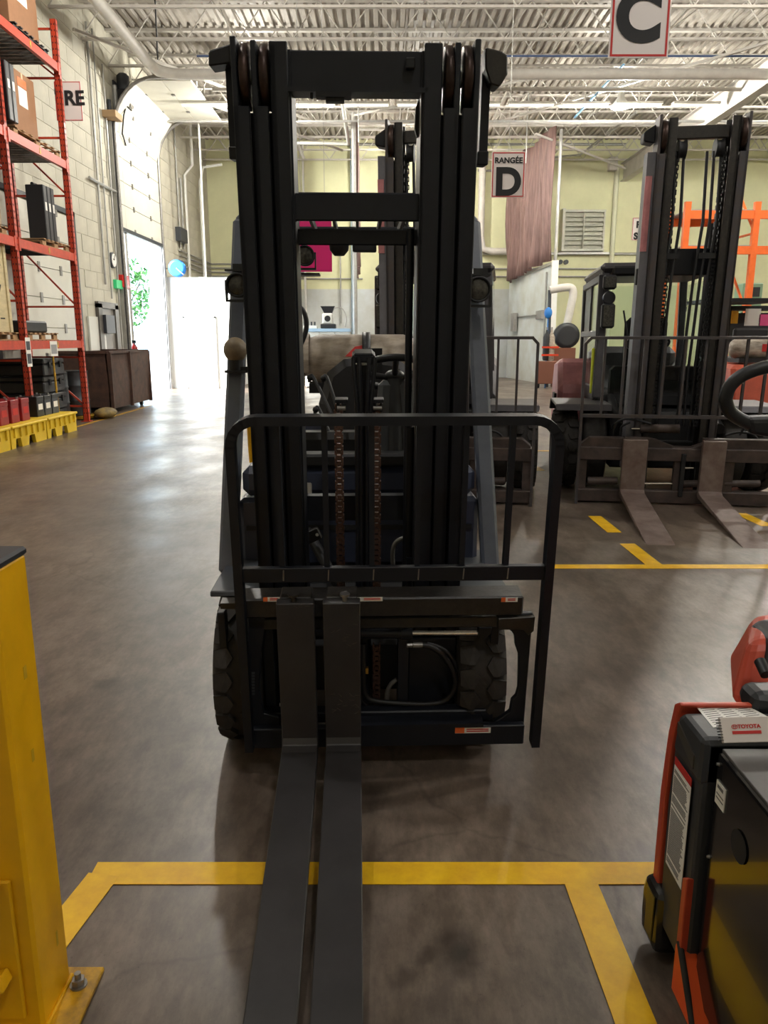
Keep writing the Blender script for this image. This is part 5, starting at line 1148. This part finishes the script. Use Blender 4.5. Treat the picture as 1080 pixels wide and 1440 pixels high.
# tiller handle of the truck
c = onY(1080, 556, 1.95); hw = .10
lp = []
TM = Matrix.Translation((c.x + .03, c.y, c.z)) @ Matrix.Rotation(R(14), 4, 'X')
pts = [(-.135, 0, -.01), (-.13, 0, .025), (-.1, 0, .055), (-.04, 0, .075), (.06, 0, .085), (.16, 0, .085), (.22, 0, .05), (.22, 0, -.06), (.1, 0, -.1), (0, 0, -.09), (-.06, 0, -.075), (-.115, 0, -.045)]
th = O('tiller_handle', MB(TM).tube(smooth([Vector(q) for q in pts] + [Vector(pts[0])], 4)[:-1], .017, 12, True), BKP)
O('handle_grip', MB(TM).hexa([(-.06, -.02, -.1), (.2, -.02, -.14), (.2, .02, -.14), (-.06, .02, -.1)], [(-.075, -.02, -.055), (.2, -.02, -.05), (.2, .02, -.05), (-.075, .02, -.055)]), BKP, th, .012)
O('tiller_arm', MB().bar((c.x + .1, c.y, c.z - .08), (1.25, 1.92, .95), .07, .05), BKP, bevel=.01)

# ================================================================== YELLOW GUARD POST, left foreground
PX = -.80
gp = thing('guard_post', (PX - .09, 1.58, 0), 'yellow steel guard rail post with black cap at the left edge', 'post')
def Gp(name, mb, m, parent=None, bevel=0, label=None): return obj(name, mb, m, parent or gp, bevel, label)
y0, y1 = 1.50, 1.655
Gp('post_tube', MB().box(PX - .155, PX, y0, y1, .012, 1.135), YEL, bevel=.008)
Gp('post_cap', MB().box(PX - .158, PX + .003, y0 - .003, y1 + .003, 1.13, 1.15), CAPB, bevel=.006)
Gp('base_plate', MB().prism([(PX - .25, y1 + .03), (PX + .075, y1 + .03), (PX + .075, y0 - .1), (PX - .25, y0 - .1)][::-1], 'z', 0, .014), YELD, bevel=.003)
Gp('weld_bead', MB().tube([(PX + .003, y0, .016), (PX + .003, y1, .016)], .006), YEL)
ab = Gp('anchor_bolt', MB().cyl((PX + .032, y1 - .03, .014), (PX + .032, y1 - .03, .05), .008, 10), STEEL)
Gp('bolt_nut', MB().cyl((PX + .032, y1 - .03, .017), (PX + .032, y1 - .03, .034), .016, 6), STEEL, ab)
Gp('washer', MB().cyl((PX + .032, y1 - .03, .014), (PX + .032, y1 - .03, .018), .021, 16), STEEL, ab)
Gp('worn_patch', MB().box(PX + .0002, PX + .0008, 1.585, 1.6, .86, .89).box(PX + .0002, PX + .0008, 1.58, 1.592, .66, .69).box(PX + .0002, PX + .0008, 1.6, 1.61, .15, .19), mat('worn_green', (196, 156, 30), .5))
Gp('bracket', MB().box(PX - .2, PX - .035, y0 - .012, y0, .05, .42), YEL, bevel=.004)
Gp('bracket_arm', MB().prism([(PX - .2, .42), (PX - .2, .32), (PX - .06, .40), (PX - .05, .42)][::-1], 'y', y0 - .06, y0 - .012), YEL, bevel=.004)
Gp('bracket_arm', MB().prism([(PX - .2, .07), (PX - .2, .14), (PX - .06, .2), (PX - .05, .17)], 'y', y0 - .06, y0 - .012), YEL, bevel=.004)
for z in (.345, .24):
    bo = Gp('bracket_bolt', MB().cyl((PX - .10, y0 - .045, z), (PX - .10, y0 - .01, z), .008, 10), STEEL)
    Gp('bolt_head', MB().cyl((PX - .10, y0 - .035, z), (PX - .10, y0 - .02, z), .015, 6), STEEL, bo)
rl = MB()
for (za, zb) in ((.9, .6), (.48, .18)):
    Gp('guard_rail', MB().prism([(y0 - .07, zb), (y0 - .035, zb + .04), (y0 - .07, zb + .1), (y0 - .035, zb + .15), (y0 - .07, zb + .2), (y0 - .035, zb + .26), (y0 - .07, za), (y0 - .075, za), (y0 - .04, zb + .26), (y0 - .075, zb + .2), (y0 - .04, zb + .15), (y0 - .075, zb + .1), (y0 - .04, zb + .04), (y0 - .075, zb)], 'x', PX - 2.0, PX - .16), YEL)

# ================================================================== FAR THINGS
def spot(px, py, D): return onY(px, py, D)
# bench with robot-like machine behind the front truck
a = spot(428, 462, 26); b_ = spot(492, 462, 26)
t = thing('equipment_bench', ((a.x + b_.x) / 2, 26, 0), 'pale blue bench seen through the front mast', 'bench')
obj('bench_top', MB().box(a.x, b_.x, 25.9, 27, a.z - .1, a.z), mat('bench_blue', (150, 180, 205), .5), t)
for i in range(3): x = a.x + (b_.x - a.x) * i / 3; obj('bench_drawer', MB().box(x + .01, x + (b_.x - a.x) / 3 - .01, 25.92, 27, .05, a.z - .12), WALLW, t, .01)
for x in (a.x + .05, b_.x - .1):
    for y in (26, 26.9): obj('leg', MB().box(x, x + .05, y - .03, y + .03, 0, .1), DKB, t)
c = spot(462, 458, 26.3); z = a.z
t = thing('bench_machine', (c.x, 26.3, z), 'small black and white machine with a hose standing on the pale bench', 'machine')
obj('machine_base', MB().box(c.x - .25, c.x + .25, 26.1, 26.5, z, z + .15), BKP, t, .02)
obj('machine_body', MB().box(c.x - .2, c.x + .15, 26.15, 26.45, z + .15, z + .5), WHITE, t, .04)
obj('machine_head', MB().hexa([(c.x - .12, 26.2, z + .48), (c.x + .12, 26.2, z + .48), (c.x + .12, 26.4, z + .48), (c.x - .12, 26.4, z + .48)], [(c.x - .25, 26.15, z + .72), (c.x + .22, 26.15, z + .72), (c.x + .22, 26.45, z + .72), (c.x - .25, 26.45, z + .72)]), BKP, t)
obj('machine_gauge', MB().lathe((c.x - .02, 26.13, z + .32), [(0, .1), (.03, .1)], 'y', 16), KD, t)
obj('machine_hose', MB().tube(smooth([Vector((c.x + .15, 26.3, z + .66)), Vector((c.x + .45, 26.3, z + .66)), Vector((c.x + .6, 26.3, z + .35)), Vector((c.x + .55, 26.3, z + .05))]), .02), WIRE, t)
c = spot(433, 460, 26.2)
t = thing('parts_rack', (c.x, 26.2, z), 'small white tray of parts on the left of the pale bench', 'tray')
obj('tray_body', MB().box(c.x - .15, c.x + .3, 26.1, 26.5, z, z + .1), WHITE, t)
for i in range(4): obj('tray_part', MB().cyl((c.x - .1 + i * .11, 26.2, z + .1), (c.x - .1 + i * .11, 26.2, z + .22), .03, 8), DKB, t)
# fume arm, cylinders, hose drum, tank near the partition
D = 26.5; p = [spot(772, 470, D), spot(773, 408, D), spot(800, 404, D), spot(806, 412, D), spot(803, 430, D), spot(796, 462, D)]
t = thing('fume_arm', (p[0].x, D, 0), 'grey fume extraction arm bending beside the cab of the right truck', 'arm')
obj('arm_pipe', MB().tube(smooth([p[1], p[2], p[3], p[4], p[5]]), .13, 12), OFFW, t); obj('arm_post', MB().tube([Vector((p[0].x, D, 0)), p[0], p[1]], .06), DKB, t)
c = spot(796, 472, D); obj('fan_housing', MB().lathe((c.x, D - .2, c.z), [(0, .3), (.02, .42), (.3, .42), (.32, .3)], 'y', 24), BKP, t); obj('fan_stand', MB().box(c.x - .4, c.x + .3, D - .2, D + .2, 0, c.z - .4), mat('rust_box', (110, 66, 48), .7), t)
for i, (px, m2, lb2) in enumerate(((768, BKP, 'dark gas bottle in the orange holder right of the partition'), (775, TANKM, 'pale gas bottle in the orange holder right of the partition'))):
    c = spot(px, 490, 25.8); t = thing('gas_bottle', (c.x, 25.8, .9), lb2, 'cylinder', 'gas bottles by the partition')
    obj('bottle_body', MB().lathe((c.x, 25.8, .9), [(0, .09), (.05, .11), (.75, .11), (.9, .04), (.98, .03)], 'z', 16), m2, t); obj('bottle_valve', MB().cyl((c.x, 25.8, 1.87), (c.x, 25.8, 1.97), .025, 8), STEEL, t)
c = spot(771, 505, 25.8)
t = thing('bottle_cart', (c.x, 25.8, 0), 'rusty low cart holding the gas bottles', 'cart')
obj('cart_body', MB().box(c.x - .35, c.x + .35, 25.6, 26.1, .15, .88), MATS['rust_box'], t, .02); obj('cart_band', MB().box(c.x - .25, c.x + .3, 25.66, 25.7, 1.3, 1.36).box(c.x - .25, c.x + .3, 25.66, 25.7, 1.05, 1.11), ORG, t)
for s in (-1, 1): obj('cart_wheel', MB().cyl((c.x + s * .3 - .03, 25.8, .1), (c.x + s * .3 + .03, 25.8, .1), .1, 14), KD, t)
c = spot(771, 440, 25.9); single('blue_lamp', MB().ball(c, .13, 10, (1, 1, 1.4)).cyl((c.x, c.y, 0), (c.x, c.y, c.z), .02, 8), BLUE, 'small blue hooded lamp on a stem behind the gas bottles', 'lamp')
# bright orange rack at the right, green machine, parts counter
D = 16.5
t = thing('pallet_rack', (spot(1050, 400, D).x, D, 0), 'bright orange rack behind the right truck', 'rack')
xa = spot(958, 400, D).x; xb = spot(1054, 400, D).x; zt3 = spot(1055, 284, D).z
for x, y in ((xa, D), (xb, D), (xa, D + 1.1), (xb, D + 1.1), (xb + 2.7, D)):
    obj('upright_post', MB().box(x - .06, x + .06, y - .05, y + .05, 0, zt3), ORGB, t)
for py in (302, 352):
    z = spot(1000, py, D).z; obj('shelf_beam', MB().box(xa, xb, D - .04, D + .04, z - .08, z + .08), ORGB, t); obj('shelf_beam', MB().box(xb, xb + 2.7, D - .04, D + .04, z - .08, z + .08), ORGB, t); obj('shelf_beam', MB().box(xa, xb, D + 1.06, D + 1.14, z - .08, z + .08), ORGB, t)
    obj('shelf_deck', MB().box(xa, xb, D, D + 1.1, z + .08, z + .1), WIRE, t)
for k in range(3): obj('frame_brace', MB().bar((xb, D, .5 + k * 1.6), (xb, D + 1.1, 1.6 + k * 1.6), .04, .04).bar((xb, D, .5 + k * 1.6), (xb, D + 1.1, .5 + k * 1.6), .04, .04), ORGB, t)
a = spot(1046, 398, 20); b_ = spot(1071, 426, 20)
t = thing('control_cabinet', (a.x, 20, b_.z), 'pale green machine cabinet with a dark screen at the right', 'machine')
obj('cabinet_body', MB().box(a.x, b_.x, 20, 20.5, 0, a.z), GRN, t, .02); obj('screen', MB().box(a.x + .15, b_.x - .08, 19.98, 20, b_.z + .15, a.z - .1), BKP, t); obj('button_row', MB().box(a.x + .04, a.x + .08, 19.98, 20, b_.z, a.z - .1), OFFW, t)
# parts counter with notices and an upper shelf
D = 12.5; a = spot(1026, 430, D); b_ = spot(1112, 470, D)
t = thing('service_cart', (a.x, D, 0), 'dark service cart with pinned papers at the right edge', 'cart')
obj('top_shelf', MB().box(a.x, b_.x, D, D + .6, a.z - .06, a.z), KD, t); obj('cart_shelf', MB().box(a.x, b_.x, D, D + .6, .9, .95), KD, t)
for x in (a.x, b_.x - .04):
    for y in (D, D + .56): obj('leg', MB().box(x, x + .04, y, y + .04, 0, a.z), KD, t)
obj('back_panel', MB().box(a.x + .1, b_.x, D + .3, D + .33, 1.5, a.z - .1), DKB, t)
for (p0_, p1_, m2, lb2) in (((1050, 434), (1069, 458), PAPER, 'white sheet pinned on the dark service cart'), ((1069, 442), (1084, 458), mat('pink_note', (236, 90, 150), .6), 'pink sheet pinned on the dark service cart'), ((1030, 437), (1038, 455), YEL, 'yellow tag on the dark service cart')):
    q0, q1 = spot(*p0_, D - .05), spot(*p1_, D - .05); single('paper_sheet', MB().box(q0.x, q1.x, D - .03, D - .02, q1.z, q0.z), m2, lb2, 'paper')
# orange forklift rear with gas cylinder at the right edge
D = 10.5; a = spot(1048, 512, D)
t = thing('orange_forklift', (a.x + .5, D, 0), 'faded orange forklift rear behind the right truck mast, with gas cylinder', 'forklift')
obj('counterweight', MB().prism([(D, .25), (D - .05, .7), (D + .05, 1.25), (D + 1.4, 1.3), (D + 1.4, .25)], 'x', a.x - .15, a.x + .95), mat('faded_orange', (206, 92, 66), .5, var=.15), t, .05)
cz_ = spot(1055, 490, D + .3).z
tk = obj('gas_cylinder', MB().lathe((a.x + .35, D + .35, cz_), [(-.42, .03), (-.4, .1), (-.33, .15), (.33, .15), (.4, .1), (.42, .03)], 'x', 28), TANKM, t)
obj('hazard_label', MB().box(a.x + .3, a.x + .4, D + .195, D + .2, cz_ - .04, cz_ + .06), REDL, tk)
obj('cylinder_cradle', MB().box(a.x + .0, a.x + .7, D + .2, D + .55, 1.28, cz_ - .13), KD, t)
for s in (0, 1): tyre(a.x + .0 + s * .8, D + .8, .27, .2, Matrix(), t, blocks=False)
for s in (0, 1): obj('guard_pillar', MB().bar((a.x - .1 + s * 1.0, D + .7, 1.25), (a.x - .05 + s * .9, D + 1.0, 2.15), .05, .05), KD, t)
obj('guard_roof', MB().box(a.x - .1, a.x + .9, D + .95, D + 2.0, 2.12, 2.17), KD, t)
obj('seat', MB().box(a.x + .15, a.x + .65, D + .75, D + .85, 1.25, 1.75).box(a.x + .15, a.x + .65, D + .8, D + 1.25, 1.25, 1.35), SEAT, t, .03)
